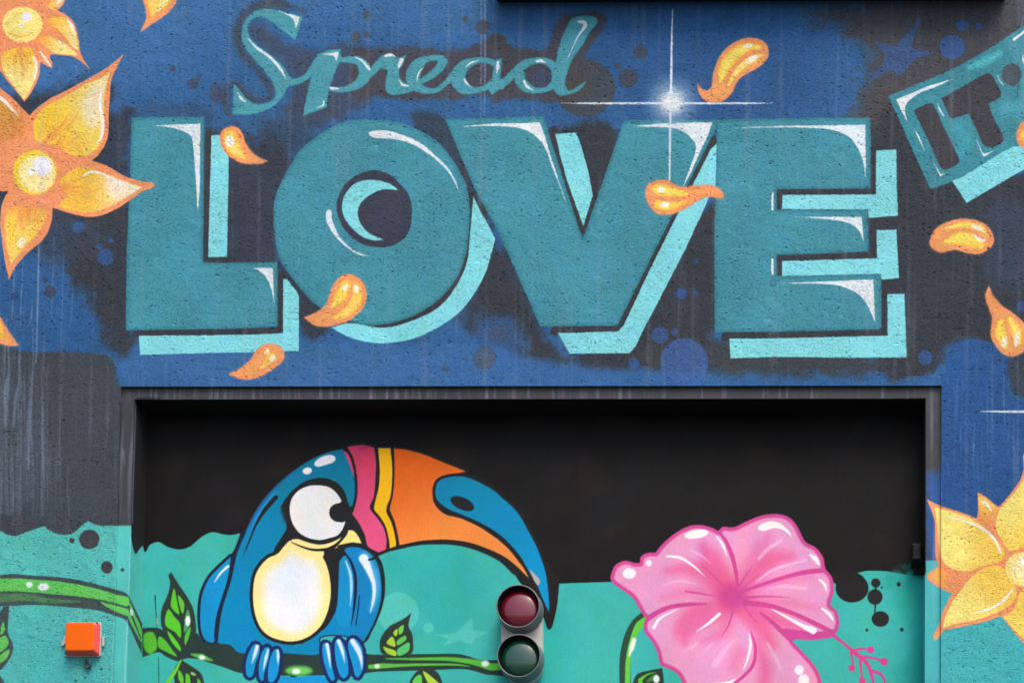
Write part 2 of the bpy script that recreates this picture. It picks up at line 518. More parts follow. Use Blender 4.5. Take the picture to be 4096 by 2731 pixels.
        stroke([(760, 1080), (900, 1010), (1020, 910), (1080, 800), (1000, 760), (880, 775), (760, 840), (700, 950), (700, 1060), (760, 1140), (880, 1190), (1000, 1180), (1120, 1090), (1200, 1010)], [70, 90, 110, 130, 80, 80, 150, 190, 190, 130, 80, 70, 70, 90], TLD, soft=7)
        stroke([(760, 1080), (900, 1010), (1020, 910), (1080, 800), (1000, 760), (880, 775), (760, 840), (700, 950), (700, 1060), (760, 1140), (880, 1190), (1000, 1180), (1120, 1090), (1200, 1010)], [50, 66, 86, 106, 56, 56, 126, 166, 166, 106, 56, 46, 46, 66], TL, soft=12, assign=False)
        stroke([(745, 1065), (765, 960), (840, 875)], [10, 26, 8], WHITE, soft=3)
        # a
        spart('handwritten a')
        A_c = [(1760, 830), (1640, 790), (1500, 800), (1370, 860), (1290, 960), (1290, 1070), (1360, 1150), (1480, 1185), (1620, 1160), (1740, 1090)]
        stroke([(1200, 1010), (1290, 900), (1370, 850)], [100, 110, 100], TLD, soft=7)
        stroke(A_c, [80, 70, 90, 150, 190, 200, 170, 90, 70, 120], TLD, soft=7)
        fill([(1790, 768, 1), (1862, 768, 1), (1845, 900), (1830, 1040, 1), (1900, 1010), (2030, 900), (2030, 1010), (1930, 1090), (1800, 1190), (1720, 1250, 1), (1680, 1180), (1640, 1120), (1720, 1040), (1740, 900)], TLD, soft=7)
        stroke(A_c, [56, 46, 66, 126, 166, 176, 146, 66, 46, 96], TL, soft=12, assign=False)
        fill([(1790, 768, 1), (1862, 768, 1), (1845, 900), (1830, 1040, 1), (1900, 1010), (2030, 900), (2030, 1010), (1930, 1090), (1800, 1190), (1720, 1250, 1), (1680, 1180), (1640, 1120), (1720, 1040), (1740, 900)], TL, soft=16, inset=12, assign=False)
        stroke([(1380, 880), (1450, 825), (1540, 795)], [8, 26, 10], WHITE, soft=3)
        stroke([(1365, 1040), (1400, 1100), (1460, 1145)], [20, 22, 4], WHITE, soft=3)
        stroke([(1805, 820), (1800, 880), (1785, 960)], [34, 42, 6], WHITE, soft=3)
        # d
        at('s3')
        spart('handwritten d with a tall leaning stem')
        D_c = [(340, 1120), (420, 1050), (520, 950), (640, 850), (780, 800), (900, 800), (1000, 850), (1080, 940)]
        fill([(1230, 290), (1280, 235), (1400, 205), (1520, 212), (1600, 250), (1590, 320), (1500, 430), (1430, 560), (1340, 680), (1260, 810), (1210, 950), (1185, 1060), (1190, 1140), (1230, 1185), (1300, 1160), (1400, 1090), (1460, 1060, 1), (1420, 1130), (1340, 1200), (1220, 1240), (1120, 1255), (1060, 1230), (1020, 1170), (990, 1050), (1010, 900), (1060, 790), (1085, 640), (1150, 460), (1190, 370)], TLD, soft=7)
        stroke(D_c, [110, 100, 110, 120, 90, 90, 110, 130], TLD, soft=7)
        stroke([(570, 950), (600, 1060), (680, 1150), (800, 1185), (920, 1165), (1040, 1110)], [150, 150, 130, 80, 80, 110], TLD, soft=7)
        fill([(1230, 290), (1280, 235), (1400, 205), (1520, 212), (1600, 250), (1590, 320), (1500, 430), (1430, 560), (1340, 680), (1260, 810), (1210, 950), (1185, 1060), (1190, 1140), (1230, 1185), (1300, 1160), (1400, 1090), (1460, 1060, 1), (1420, 1130), (1340, 1200), (1220, 1240), (1120, 1255), (1060, 1230), (1020, 1170), (990, 1050), (1010, 900), (1060, 790), (1085, 640), (1150, 460), (1190, 370)], TL, soft=20, inset=16, assign=False)
        stroke(D_c, [86, 76, 86, 96, 66, 66, 86, 106], TL, soft=12, assign=False)
        stroke([(570, 950), (600, 1060), (680, 1150), (800, 1185), (920, 1165), (1040, 1110)], [126, 126, 106, 56, 56, 86], TL, soft=12, assign=False)
        if phase == 1:
            CUR['part'] = 0
            blob(858, 1010, 145, (66, 76, 98), 140, soft=6)
            CUR['part'] = ids['handwritten d with a tall leaning stem']
        stroke([(1345, 290), (1410, 290), (1440, 330), (1400, 400), (1330, 510), (1210, 770)], [26, 50, 50, 30, 16, 4], WHITE, soft=3)
        stroke([(805, 805), (860, 800), (930, 822)], [30, 42, 6], WHITE, soft=3)
        stroke([(640, 1060), (680, 1130), (760, 1185)], [26, 40, 6], WHITE, soft=3)


    scriptword(0)
    scriptword(1)
    # ---- LOVE
    at('src')

    def big(label, poly, drops, ink):
        base = part('letter', label)
        CUR['part'] = 0
        for d in drops:
            clip_to(d[0], d[1], inset=-ink - 10)
            fill(poly[0], DARK, soft=3, inset=-ink - 14, curved=poly[1], assign=False)
        clip_to(None)
        for d in drops:
            part('drop_shadow', 'light aqua offset shadow', base)
            fill(d[0], AQUA, soft=2, curved=d[1])
        CUR['part'] = base
        fill(poly[0], TEALD, soft=4, curved=poly[1])
        fill(poly[0], TEAL, soft=12, inset=11, curved=poly[1], assign=False)
        return base

    def shine(pts, parent, curved=True):
        part('highlight', None, parent)
        fill(pts, WHITE, soft=2, curved=curved)
    O = [(1482, 477), (1580, 487), (1670, 518), (1750, 567), (1781, 600), (1830, 671), (1862, 734), (1877, 801), (1879, 868), (1870, 979), (1848, 1069), (1804, 1145), (1737, 1212), (1647, 1265), (1536, 1297), (1446, 1297), (1360, 1270), (1268, 1222), (1201, 1154), (1147, 1082), (1116, 1029), (1098, 935), (1094, 868), (1098, 801), (1129, 720), (1170, 649), (1201, 600), (1268, 545), (1335, 504), (1402, 484)]
    o_drop = [(1893, 787, 1), (1924, 850), (1951, 895), (1980, 953, 1), (1969, 1002), (1938, 1100), (1893, 1180), (1839, 1247), (1768, 1300), (1670, 1349), (1580, 1369), (1513, 1372), (1446, 1363), (1388, 1345), (1325, 1310, 1), (1400, 1292), (1536, 1310), (1647, 1283), (1759, 1225), (1835, 1127), (1870, 1037), (1880, 940), (1888, 850)]
    L_ = [(527, 471), (700, 469), (817, 469), (815, 800), (812, 1050), (960, 1051), (1109, 1048), (1111, 1304), (900, 1315), (503, 1321), (505, 1100), (507, 1000), (514, 850), (520, 700)]
    V_ = [(1781, 478), (1850, 474), (2174, 467), (2330, 958), (2496, 482), (2866, 478), (2866, 510), (2469, 1303), (2161, 1305), (1996, 932), (1897, 752)]
    E_ = [(2868, 480), (3000, 476), (3481, 471), (3484, 600), (3482, 755), (3107, 757), (3107, 839), (3471, 839), (3471, 1006), (3107, 1021), (3107, 1104), (3300, 1101), (3525, 1096), (3526, 1306), (3516, 1317), (3300, 1322), (3096, 1327), (2859, 1328), (2857, 957), (2864, 700)]
    l1 = [(846, 542), (915, 541), (914, 700), (908, 1027), (833, 1029), (838, 800)]
    l2 = [(556, 1342), (800, 1341), (1000, 1338), (1132, 1333), (1133, 1116), (1148, 1116), (1190, 1171), (1196, 1190), (1195, 1403), (1000, 1409), (830, 1411), (560, 1419)]
    v1 = [(2221, 536), (2306, 531), (2333, 612), (2357, 703), (2371, 783), (2333, 905), (2268, 721), (2241, 625)]
    v2 = [(2868, 574), (2841, 600), (2772, 738), (2714, 850), (2598, 1082), (2495, 1300), (2473, 1325), (2232, 1332), (2279, 1414), (2518, 1412), (2542, 1385), (2583, 1300), (2612, 1247), (2740, 1000), (2839, 787), (2864, 740)]
    e1 = [(3504, 603), (3585, 598), (3587, 756), (3592, 863), (3475, 872), (3472, 838), (3127, 837), (3130, 780), (3504, 778)]
    e2 = [(3506, 920), (3585, 919), (3596, 1112), (3525, 1118), (3522, 1096), (3128, 1105), (3129, 1044), (3509, 1033)]
    e3 = [(3549, 1176), (3618, 1175), (3627, 1429), (3408, 1430), (3096, 1427), (2922, 1433), (2917, 1354), (3096, 1353), (3551, 1342)]
    bl = big('capital letter L, leftmost of the four large teal letters', (L_, False), [(l1, False), (l2, False)], 15)
    bo = big('capital letter O of the large teal word', (O, True), [(o_drop, True)], 15)
    bv = big('capital letter V of the large teal word', (V_, False), [(v1, False), (v2, False)], 22)
    be = big('capital letter E, rightmost of the four large teal letters', (E_, False), [(e1, False), (e2, False), (e3, False)], 22)
    # L's right edge was inked over by O's ring: nothing more to do there
    at('A')
    shine([(1370, 1130, 1), (1520, 1120), (1680, 1113), (1795, 1110, 1), (1792, 1400), (1788, 1700), (1772, 1900, 1), (1755, 1620), (1735, 1350), (1715, 1230), (1650, 1180), (1520, 1142)], bl)
    at('F')
    shine([(18, 1058, 1), (110, 1055), (205, 1060, 1), (215, 1365, 1), (190, 1240), (150, 1150), (90, 1085)], bl)
    part('counter', 'dark round hole of the letter O', bo)
    fill([(1120, 182), (1250, 220), (1350, 310), (1430, 420), (1450, 560), (1435, 700), (1370, 800), (1270, 860), (1150, 872), (1000, 840), (870, 740), (800, 620), (775, 520), (790, 420), (850, 310), (950, 230), (1030, 195)], (60, 64, 82), soft=5)
    part('crescent', 'light aqua crescent in the letter O', bo)
    fill([(1330, 365, 1), (1200, 352), (1080, 400), (990, 480), (965, 560), (985, 650), (1060, 740), (1200, 805, 1), (1100, 810), (980, 760), (880, 660), (830, 560), (830, 460), (870, 370), (960, 290), (1080, 268), (1200, 285), (1290, 325)], AQUA, soft=3)
    shine([(680, 570), (690, 542), (715, 535), (730, 555), (740, 640), (800, 770), (880, 860), (970, 920), (1075, 955, 1), (960, 930), (830, 840), (740, 740), (690, 650)], bo)
    at('B')
    shine([(1065, 1190), (1100, 1172), (1250, 1176), (1430, 1235), (1560, 1305), (1650, 1385), (1760, 1490), (1830, 1600), (1880, 1733, 1), (1800, 1575), (1700, 1462), (1590, 1375), (1460, 1295), (1300, 1250), (1120, 1237), (1075, 1215)], bo)
    at('C')
    shine([(-355, 1138, 1), (-100, 1112), (100, 1106), (250, 1103), (355, 1098, 1), (400, 1220), (450, 1390), (520, 1600), (592, 1820, 1), (540, 1680), (460, 1480), (410, 1340), (350, 1250), (250, 1175), (120, 1140), (-100, 1128)], bv)
    shine([(1180, 1132, 1), (1400, 1112), (1600, 1104), (1903, 1096, 1), (1860, 1220), (1800, 1344), (1715, 1540), (1640, 1675, 1), (1700, 1510), (1740, 1400), (1757, 1320), (1740, 1270), (1680, 1205), (1600, 1162), (1500, 1142), (1350, 1137)], bv)
    at('D')
    shine([(-343, 1150, 1), (-100, 1135), (200, 1128), (500, 1125), (818, 1120, 1), (820, 1300), (822, 1450), (820, 1590, 1), (795, 1440), (740, 1310), (660, 1220), (520, 1165), (350, 1148), (100, 1142)], be)
    at('H')
    shine([(180, 602, 1), (500, 600), (785, 600, 1), (803, 815, 1), (760, 720), (680, 660), (560, 630), (380, 612)], be)
    shine([(55, 1192, 1), (400, 1180), (890, 1160, 1), (905, 1540, 1), (830, 1380), (740, 1280), (580, 1215), (400, 1198), (200, 1196)], be)

    at('src')
    shine([(3086, 772, 1), (3094, 772, 1), (3095, 842, 1), (3085, 842, 1)], be)
    shine([(3086, 1034, 1), (3094, 1034, 1), (3095, 1098, 1), (3085, 1098, 1)], be)
    part('anchor_cap', 'small painted-over anchor cap', be)
    blob(3092, 1132, 14, (44, 112, 130), 16, soft=3)
    blob(3092, 1130, 9, (66, 144, 160), 11, soft=3, assign=False)
    # ---- the tilted IT panel
    at('s5')
    it = part('letter_panel', 'tilted teal panel with the dark letters IT')
    pan = [(190, 930, 1), (500, 800), (1000, 590), (1300, 430), (1600, 250), (1960, 10), (2400, -280), (2800, -500, 1), (2800, 1000, 1), (2200, 1400), (1960, 1555), (1726, 1665), (1100, 2010), (968, 2070), (735, 2145, 1)]
    fill(pan, (62, 142, 158), soft=14)
    clip_to(pan)
    stroke([(1250, 560), (1450, 480), (1650, 370)], [60, 120, 60], (88, 196, 208), soft=70, alpha=.8, assign=False)
    stroke([(1700, 1100), (1900, 1060)], [160, 120], (80, 176, 196), soft=110, alpha=.6, assign=False)
    stroke([(1100, 1350), (1200, 1560), (900, 1900)], [140, 140, 100], (66, 168, 186), soft=90, alpha=.6, assign=False)
    stroke([(1800, 200), (2000, 700), (1900, 1300)], [200, 200, 100], (88, 158, 180), soft=130, alpha=.5, assign=False)
    stroke([(300, 1100), (600, 1900)], [60, 60], (60, 150, 168), soft=50, alpha=.5, assign=False)
    clip_to(None)
    at('H')
    part('drop_shadow', 'light aqua offset shadow', it)
    fill([(1600, 280, 1), (1720, 222), (2100, -10), (2260, -60), (2700, -330, 1), (2700, -80, 1), (2240, 175), (1990, 320), (1725, 475, 1)], AQUA, soft=4)
    at('D')
    part('letter', 'dark letter I', it)
    fill([(1250, 990, 1), (1330, 950), (1415, 925), (1440, 960), (1540, 1180), (1650, 1400), (1662, 1450), (1620, 1490), (1530, 1525), (1490, 1500), (1440, 1390), (1360, 1210), (1290, 1070)], (66, 66, 74), soft=8)
    part('letter', 'dark letter T', it)
    fill([(1500, 880, 1), (1650, 800), (1900, 660), (1945, 670), (1990, 740), (2035, 830), (2020, 880), (1920, 930, 1), (1980, 1080), (2055, 1220), (2050, 1270), (1990, 1310), (1910, 1320), (1870, 1290), (1830, 1200), (1745, 1020, 1), (1640, 1050), (1590, 1062), (1560, 1020)], (66, 66, 74), soft=8)
    part('paint_dot', 'dark round hole at the panel right edge', it)
    blob(2130, 670, 90, (78, 90, 102), 100, soft=8)
    CUR['part'] = it
    at('s5')
    fill([(290, 975, 1), (500, 890), (730, 795), (1020, 712, 1), (830, 802), (600, 890), (450, 1000), (405, 1090), (437, 1265, 1), (370, 1150)], WHITE, soft=3)
    for p, w_ in (([(830, 1030), (860, 1110), (912, 1188)], [6, 22, 12]), ([(530, 1360), (590, 1480), (660, 1640)], [6, 20, 4]), ([(1830, 190), (1960, 95), (2100, -10)], [36, 32, 20]), ([(1615, 665), (1640, 730), (1690, 785)], [6, 14, 4]), ([(1950, 400), (1950, 460), (1965, 520)], [14, 30, 10])):
        stroke(p, w_, WHITE, soft=3)
    at('D')
    fill([(1808, 1240, 1), (1850, 1320), (1880, 1375), (1975, 1348, 1), (1880, 1408, 1), (1850, 1350)], WHITE, soft=3)
    fill([(1430, 1465, 1), (1465, 1510), (1495, 1560), (1555, 1548, 1), (1488, 1580, 1)], WHITE, soft=3)
    stroke([(2185, 560), (2192, 700), (2180, 880)], [5, 10, 3], (52, 70, 84), soft=4, assign=False)
    stroke([(2190, -60), (2215, 100), (2200, 240)], [6, 10, 5], (60, 72, 84), soft=4, assign=False)

    # ---- sparkles
    at('C')
    sp = part('sparkle', 'white four-armed glint over the letter V')
    blob(1540, 915, 185, (190, 208, 228), soft=240, alpha=.6, assign=False)
    blob(1540, 915, 90, (240, 245, 250), soft=130, alpha=1.0)
    stroke([(540, 925), (800, 927), (1500, 927), (2200, 927), (2460, 925)], [2, 14, 20, 16, 2], (222, 230, 242), soft=3)
    stroke([(1546, 85), (1540, 300), (1532, 800), (1524, 1200), (1520, 1560), (1516, 1770)], [4, 16, 22, 16, 16, 4], (222, 230, 242), soft=3)
    at('L')
    part('sparkle', 'white glint at the right edge of the blue pier')
    stroke([(1850, 773), (1960, 773), (2250, 775), (2500, 775), (2900, 775)], [2, 16, 20, 20, 3], (222, 230, 242), soft=3)
    stroke([(2500, 300), (2500, 775), (2500, 1250)], [3, 20, 3], (222, 230, 242), soft=3)

    # ---- loose petals
    def petal(k, pts, label, lobes, whites, ink=24, glow=True):
        at(k)
        part('petal', label)
        if glow:
            fill(pts, (200, 160, 120), soft=26, inset=-8, alpha=.35, assign=False)
        fill(pts, ORANGE, soft=5)
        clip_to(pts)
        fill(pts, (246, 180, 96), soft=40, inset=30, alpha=.5, assign=False)
        for p, w_, c in lobes:
            stroke(p, w_, YEL, soft=20, assign=False)
            stroke(p, [q * .6 for q in w_], c, soft=26, assign=False)
        for p, w_ in whites:
            if len(p) == 1:
                blob(p[0][0], p[0][1], w_[0], (250, 246, 236), w_[1], soft=26, alpha=.95, assign=False, rot=w_[2] if len(w_) > 2 else 0)
            else:
                stroke(p, w_, (248, 244, 234), soft=5, assign=False)
        clip_to(None)

    petal('A', [(1265, -60), (1300, 60), (1312, 150), (1300, 200), (1262, 287, 1), (1350, 225), (1450, 160), (1540, 80), (1600, -40), (1650, -260), (1250, -260)], 'petal falling at the top edge',
          [([(1340, -200), (1380, 40), (1360, 150)], [120, 110, 16], (250, 212, 110)), ([(1480, -200), (1470, 0), (1400, 110)], [150, 110, 20], PALE)], [([(1510, -60), (1495, 20)], [20, 8])])
    petal('A', [(1985, 1180), (2050, 1135), (2120, 1140), (2170, 1195), (2200, 1280), (2240, 1345), (2300, 1400), (2395, 1445, 1), (2340, 1468), (2240, 1470), (2150, 1455), (2050, 1400), (1990, 1320), (1970, 1240)], 'small petal on the stem of the letter L',
          [([(2060, 1220), (2090, 1320), (2180, 1410)], [110, 130, 30], (250, 220, 120))], [([(2058, 1265)], [42, 52])])
    petal('G', [(1310, 340), (1350, 290), (1430, 268), (1510, 275), (1570, 310), (1640, 330), (1750, 320), (1880, 315), (1960, 345), (2000, 390), (2000, 430), (1950, 430), (1880, 420), (1800, 440), (1700, 500), (1600, 555), (1500, 580), (1400, 565), (1340, 500), (1305, 420)], 'petal lying across the letters V and E',
          [([(1410, 350), (1530, 375), (1680, 395)], [90, 90, 20], (250, 224, 96)), ([(1420, 490), (1520, 500), (1660, 462)], [70, 74, 12], (250, 216, 90))], [([(1445, 355)], [34, 28]), ([(1475, 492)], [40, 24])])
    at('G')
    stroke([(1340, 410), (1450, 440), (1580, 450), (1750, 400)], [14, 26, 26, 30], ORANGE, soft=8, assign=False)
    petal('F', [(740, 1220), (800, 1140), (890, 1112), (980, 1150), (1030, 1220), (1045, 1310), (1020, 1400), (960, 1470), (880, 1530), (760, 1568), (640, 1582), (560, 1560), (485, 1500, 1), (600, 1450), (680, 1380), (710, 1300)], 'petal across the lower left of the letter O',
          [([(860, 1215), (810, 1310), (740, 1400)], [90, 100, 20], (250, 220, 96)), ([(950, 1240), (950, 1350), (850, 1460), (760, 1500)], [80, 100, 80, 20], (250, 214, 110))], [([(852, 1235)], [22, 34, .5]), ([(950, 1245)], [20, 38, -.4])])
    at('F')
    stroke([(915, 1200), (905, 1300), (850, 1400), (760, 1460)], [12, 18, 16, 6], ORANGE, soft=8, assign=False)
    petal('J', [(60, 220), (130, 175), (200, 168), (270, 195), (305, 250), (300, 310), (240, 370), (150, 430), (60, 470), (-60, 485), (-192, 440, 1), (-80, 380), (0, 310)], 'petal overlapping the foot of the letter L',
          [([(150, 240), (190, 290), (90, 390)], [30, 70, 14], (250, 206, 110))], [([(150, 235)], [12, 26, .5]), ([(205, 300)], [22, 30, .5])])
    petal('s4', [(490, 700), (510, 600), (560, 460), (640, 340), (760, 240), (900, 180), (1000, 172), (1110, 195), (1190, 250), (1220, 330), (1215, 420), (1150, 510), (1050, 580), (900, 660), (830, 720), (790, 790), (750, 880), (680, 960), (600, 1005), (500, 1010), (400, 990), (330, 920), (300, 830), (300, 765, 1), (340, 830), (400, 860), (450, 845), (480, 800)], 'curled petal right of the white glint',
          [([(1100, 295), (960, 290), (800, 370), (680, 500), (620, 640), (590, 750)], [50, 100, 150, 150, 110, 20], (251, 228, 110)), ([(1120, 400), (1020, 440), (880, 530), (780, 640), (700, 790)], [40, 110, 110, 80, 30], (251, 226, 130))], [([(950, 280)], [66, 24, -.2]), ([(1015, 445)], [88, 34, -.5])])
    at('s4')
    stroke([(1200, 330), (1040, 365), (900, 430), (800, 530), (720, 650), (650, 740)], [40, 40, 44, 44, 40, 20], ORANGE, soft=12, assign=False)
    petal('H', [(1400, 800), (1430, 730), (1500, 670), (1600, 630), (1720, 618), (1840, 640), (1930, 700), (1970, 790), (1960, 850), (1910, 900), (1840, 930), (1740, 925), (1640, 895), (1560, 905), (1500, 920), (1430, 890), (1395, 845)], 'bean-shaped petal right of the letter E',
          [([(1540, 700), (1700, 670), (1850, 700), (1900, 750)], [16, 50, 60, 20], (250, 226, 110)), ([(1540, 820), (1680, 790), (1800, 810), (1850, 860)], [30, 120, 130, 60], (250, 224, 100))], [([(1820, 695)], [58, 20, .45]), ([(1845, 785)], [56, 26, .5])])
    at('H')
    stroke([(1500, 770), (1620, 725), (1760, 730), (1880, 790)], [16, 26, 26, 20], ORANGE, soft=8, assign=False)
    part('drill_hole', 'chipped hole in the bean-shaped petal')
    blob(1922, 882, 14, (60, 46, 44), 10, soft=3)
    petal('L', [(1925, -352, 1), (1960, -270), (2050, -170), (2150, -100), (2240, -20), (2290, 80), (2280, 190), (2220, 250), (2140, 282), (2060, 260), (1990, 190), (1945, 100), (1945, 20), (1955, -60), (1930, -140), (1900, -220), (1898, -290)], 'flame-shaped petal above the right pier',
          [([(2030, -30), (2030, 80), (2070, 190)], [50, 100, 50], (251, 222, 96)), ([(2110, -60), (2170, 60), (2190, 150)], [40, 90, 60], (251, 224, 120))], [([(2065, 150)], [22, 46, .3]), ([(2175, 130)], [22, 62, .2])])
    petal('D', [(2240, 1088), (2190, 1140), (2172, 1210), (2190, 1290), (2250, 1332), (2400, 1330), (2480, 1210), (2380, 1100)], 'petal cut off by the right edge, under the tilted panel',
          [([(2260, 1210), (2380, 1210)], [100, 120], PALE)], [])
    petal('I', [(-260, -420), (-20, -110), (45, 0), (100, 90), (167, 180, 1), (100, 187), (0, 165), (-140, 120), (-300, -60)], 'petal tip at the left edge above the charcoal',
          [([(-160, -160), (-60, 10), (30, 110)], [150, 150, 20], (232, 190, 60))], [])

    def fibres(region, base, spread, n_, col, seed, a=.5):
        """thin sprayed fibres fanning out from the root of a petal"""
        q = np.random.RandomState(seed)
        clip_to(region)
        c_ = CUR['part']
        for _ in range(n_):
            t = q.uniform(0, 1)
            ex = spread[0][0] * (1 - t) + spread[1][0] * t
            ey = spread[0][1] * (1 - t) + spread[1][1] * t
            L_f = q.uniform(.35, .85)
            k = q.uniform(-.08, .08)
            mx_, my_ = base[0] + (ex - base[0]) * L_f * .5, base[1] + (ey - base[1]) * L_f * .5
            stroke([base, (mx_ + (ey - base[1]) * k, my_ - (ex - base[0]) * k), (base[0] + (ex - base[0]) * L_f, base[1] + (ey - base[1]) * L_f)],
                   [q.uniform(14, 34), q.uniform(10, 20), 3], col, soft=12, alpha=q.uniform(.3, 1) * a, assign=False)
        clip_to(None)
        CUR['part'] = c_

    # ---- upper left flower
    def pet(parent, pts, c0, c1, g, soft=16, label=None):
        part('petal', label, parent)
        fill(pts, c0, soft=soft, grad=(g[0], g[1], c1))
    at('A')
    f1 = part('flower', 'orange flower with a smiling round centre, upper left corner')
    fill([(-560, -560), (560, -560), (640, -200), (590, -30), (570, 40), (515, 95, 1), (600, 140), (665, 210), (700, 330), (715, 440), (740, 520), (807, 628, 1), (735, 560), (650, 510), (540, 495), (455, 490, 1), (445, 520), (470, 570), (468, 617, 1), (420, 592), (365, 560, 1), (360, 600), (350, 680), (310, 780), (260, 860), (218, 912, 1), (170, 850), (60, 720), (5, 640), (-60, 560), (-300, 500), (-560, 300)], ORANGE, soft=5)
    pet(f1, [(430, 60), (480, -60), (560, -300), (620, -200), (580, -20), (530, 70), (470, 90)], (246, 190, 90), CREAM, ((430, 60), (600, -60)))
    stroke([(510, 45), (550, -30)], [10, 24], (250, 246, 236), soft=6, assign=False)
    pet(f1, [(425, 180), (520, 150), (600, 170), (655, 240), (690, 340), (700, 450), (640, 410), (560, 310), (460, 250)], (246, 198, 76), (249, 226, 140), ((440, 200), (660, 360)))
    fibres([(425, 180), (520, 150), (600, 170), (655, 240), (690, 340), (700, 450), (640, 410), (560, 310), (460, 250)], (400, 190), ((640, 180), (700, 440)), 9, (238, 150, 84), 1)
    stroke([(600, 178), (645, 235), (676, 320)], [12, 30, 8], (250, 246, 236), soft=6, assign=False)
    pet(f1, [(350, 345), (440, 330), (540, 370), (620, 420), (695, 495), (600, 492), (480, 470), (400, 410)], (244, 180, 70), (248, 228, 140), ((360, 360), (560, 420)))
    stroke([(525, 370), (560, 400), (590, 425)], [12, 12, 6], (250, 246, 236), soft=6, assign=False)
    stroke([(430, 225), (520, 280), (600, 380), (650, 450)], [8, 14, 12, 6], (238, 150, 80), soft=6, assign=False)
    pet(f1, [(30, 480), (130, 435), (260, 430), (320, 520), (335, 640), (295, 760), (216, 885), (140, 790), (45, 670), (15, 570)], (246, 196, 72), (249, 228, 140), ((180, 450), (150, 700)))
    fibres([(30, 480), (130, 435), (260, 430), (320, 520), (335, 640), (295, 760), (216, 885), (140, 790), (45, 670), (15, 570)], (180, 400), ((60, 800), (330, 820)), 12, (238, 150, 84), 2)
    for p, w_ in (([(170, 460), (205, 560), (220, 700)], [16, 14, 4]), ([(240, 480), (250, 560), (240, 680)], [16, 10, 3])):
        stroke(p, w_, (236, 160, 70), soft=8, alpha=.7, assign=False)
    stroke([(300, 515), (328, 600), (302, 725)], [20, 26, 8], (250, 246, 236), soft=6, assign=False)
    part('petal', None, f1)
    stroke([(362, 470), (410, 530), (450, 590)], [14, 26, 10], (250, 238, 220), soft=8)
    part('flower_centre', 'pale yellow centre with a smile', f1)
    blob(200, 222, 180, (248, 230, 130), 160, soft=12)
    stroke([(75, 295), (130, 322), (200, 330), (290, 295)], [12, 20, 18, 5], (240, 186, 90), soft=8, assign=False)
    blob(238, 155, 46, (236, 238, 244), 42, soft=20, assign=False)
    blob(190, 232, 22, (240, 240, 236), soft=12, assign=False)

    # ---- large left flower
    f2 = part('flower', 'large five-petalled orange flower left of the letter L')
    fill([(-560, 700), (-300, 640), (-60, 750), (0, 790), (90, 860), (180, 950), (265, 1037, 1), (330, 970), (440, 890), (600, 810), (800, 700), (940, 620), (1020, 560), (1107, 488, 1), (1060, 580), (1000, 720), (985, 850), (975, 1000), (970, 1200), (940, 1300), (880, 1390), (820, 1442, 1), (930, 1474), (1040, 1534), (1130, 1584), (1220, 1614), (1310, 1634), (1362, 1634), (1384, 1662), (1350, 1692), (1280, 1714), (1180, 1784), (1060, 1864), (930, 1924), (790, 1944), (640, 1914), (470, 1862, 1), (465, 1964), (430, 2074), (370, 2164), (270, 2244), (150, 2374), (80, 2506, 1), (40, 2324), (18, 2144), (0, 1994), (20, 1824), (72, 1714, 1), (-60, 1720), (-560, 1900)], ORANGE, soft=6)
    pet(f2, [(-300, 800), (-60, 850), (60, 910), (150, 1000), (215, 1080), (235, 1180), (180, 1230), (60, 1260), (-300, 1250)], (214, 160, 70), (226, 150, 84), ((0, 900), (160, 1200)), soft=24)
    stroke([(-60, 840), (30, 900), (110, 980), (160, 1040)], [26, 34, 26, 6], (246, 240, 230), soft=10, assign=False)
    for k in range(40):
        x, y = r.uniform(-40, 200), r.uniform(960, 1260)
        blob(x, y, r.uniform(5, 16), (176, 108, 40), r.uniform(4, 9), soft=8, alpha=.45, assign=False, rot=r.uniform(-.5, .5))
    urp = [(320, 1060), (400, 960), (560, 880), (760, 760), (900, 700), (990, 640, 1), (955, 760), (932, 900), (930, 1150), (905, 1280), (800, 1385), (650, 1395), (540, 1320), (420, 1290), (325, 1260), (300, 1150)]
    pet(f2, urp, (247, 206, 64), (247, 216, 110), ((420, 1100), (860, 900)), soft=14)
    clip_to(urp, inset=8)
    fill([(960, 680), (930, 900), (900, 1120), (800, 1130), (720, 980), (760, 850), (850, 740)], (247, 230, 190), soft=110, alpha=.9, assign=False)
    fill([(430, 1260), (620, 1200), (800, 1300), (700, 1400), (500, 1400)], (246, 196, 80), soft=90, alpha=.6, assign=False)
    fibres(urp, (360, 1330), ((420, 880), (980, 900)), 16, (238, 150, 84), 3, .45)
    fibres(urp, (460, 1360), ((700, 1000), (940, 1300)), 10, (238, 150, 84), 4, .4)
    for p, w_ in (([(725, 960), (650, 1090), (540, 1190), (440, 1280)], [3, 14, 12, 10]), ([(445, 1050), (410, 1130), (395, 1200)], [3, 10, 4]), ([(560, 1200), (510, 1290), (460, 1320)], [3, 12, 5])):
        stroke(p, w_, (232, 150, 72), soft=7, alpha=.75, assign=False)
    clip_to(None)
    stroke([(935, 760), (900, 850), (895, 950), (920, 1080), (915, 1200), (875, 1285)], [6, 18, 30, 30, 26, 6], (250, 248, 244), soft=6, assign=False)
    rp = [(540, 1640), (620, 1540), (720, 1500), (850, 1520), (960, 1560), (1100, 1620), (1270, 1680, 1), (1130, 1770), (980, 1850), (820, 1900), (660, 1890), (530, 1840), (600, 1760)]
    pet(f2, rp, (246, 200, 74), (248, 226, 170), ((760, 1700), (1120, 1690)), soft=20)
    clip_to(rp)
    fill([(980, 1600), (1270, 1680), (1040, 1780), (960, 1700)], (248, 236, 214), soft=60, alpha=.8, assign=False)
    fibres(rp, (480, 1700), ((1000, 1500), (1000, 1900)), 22, (238, 150, 84), 5, .5)
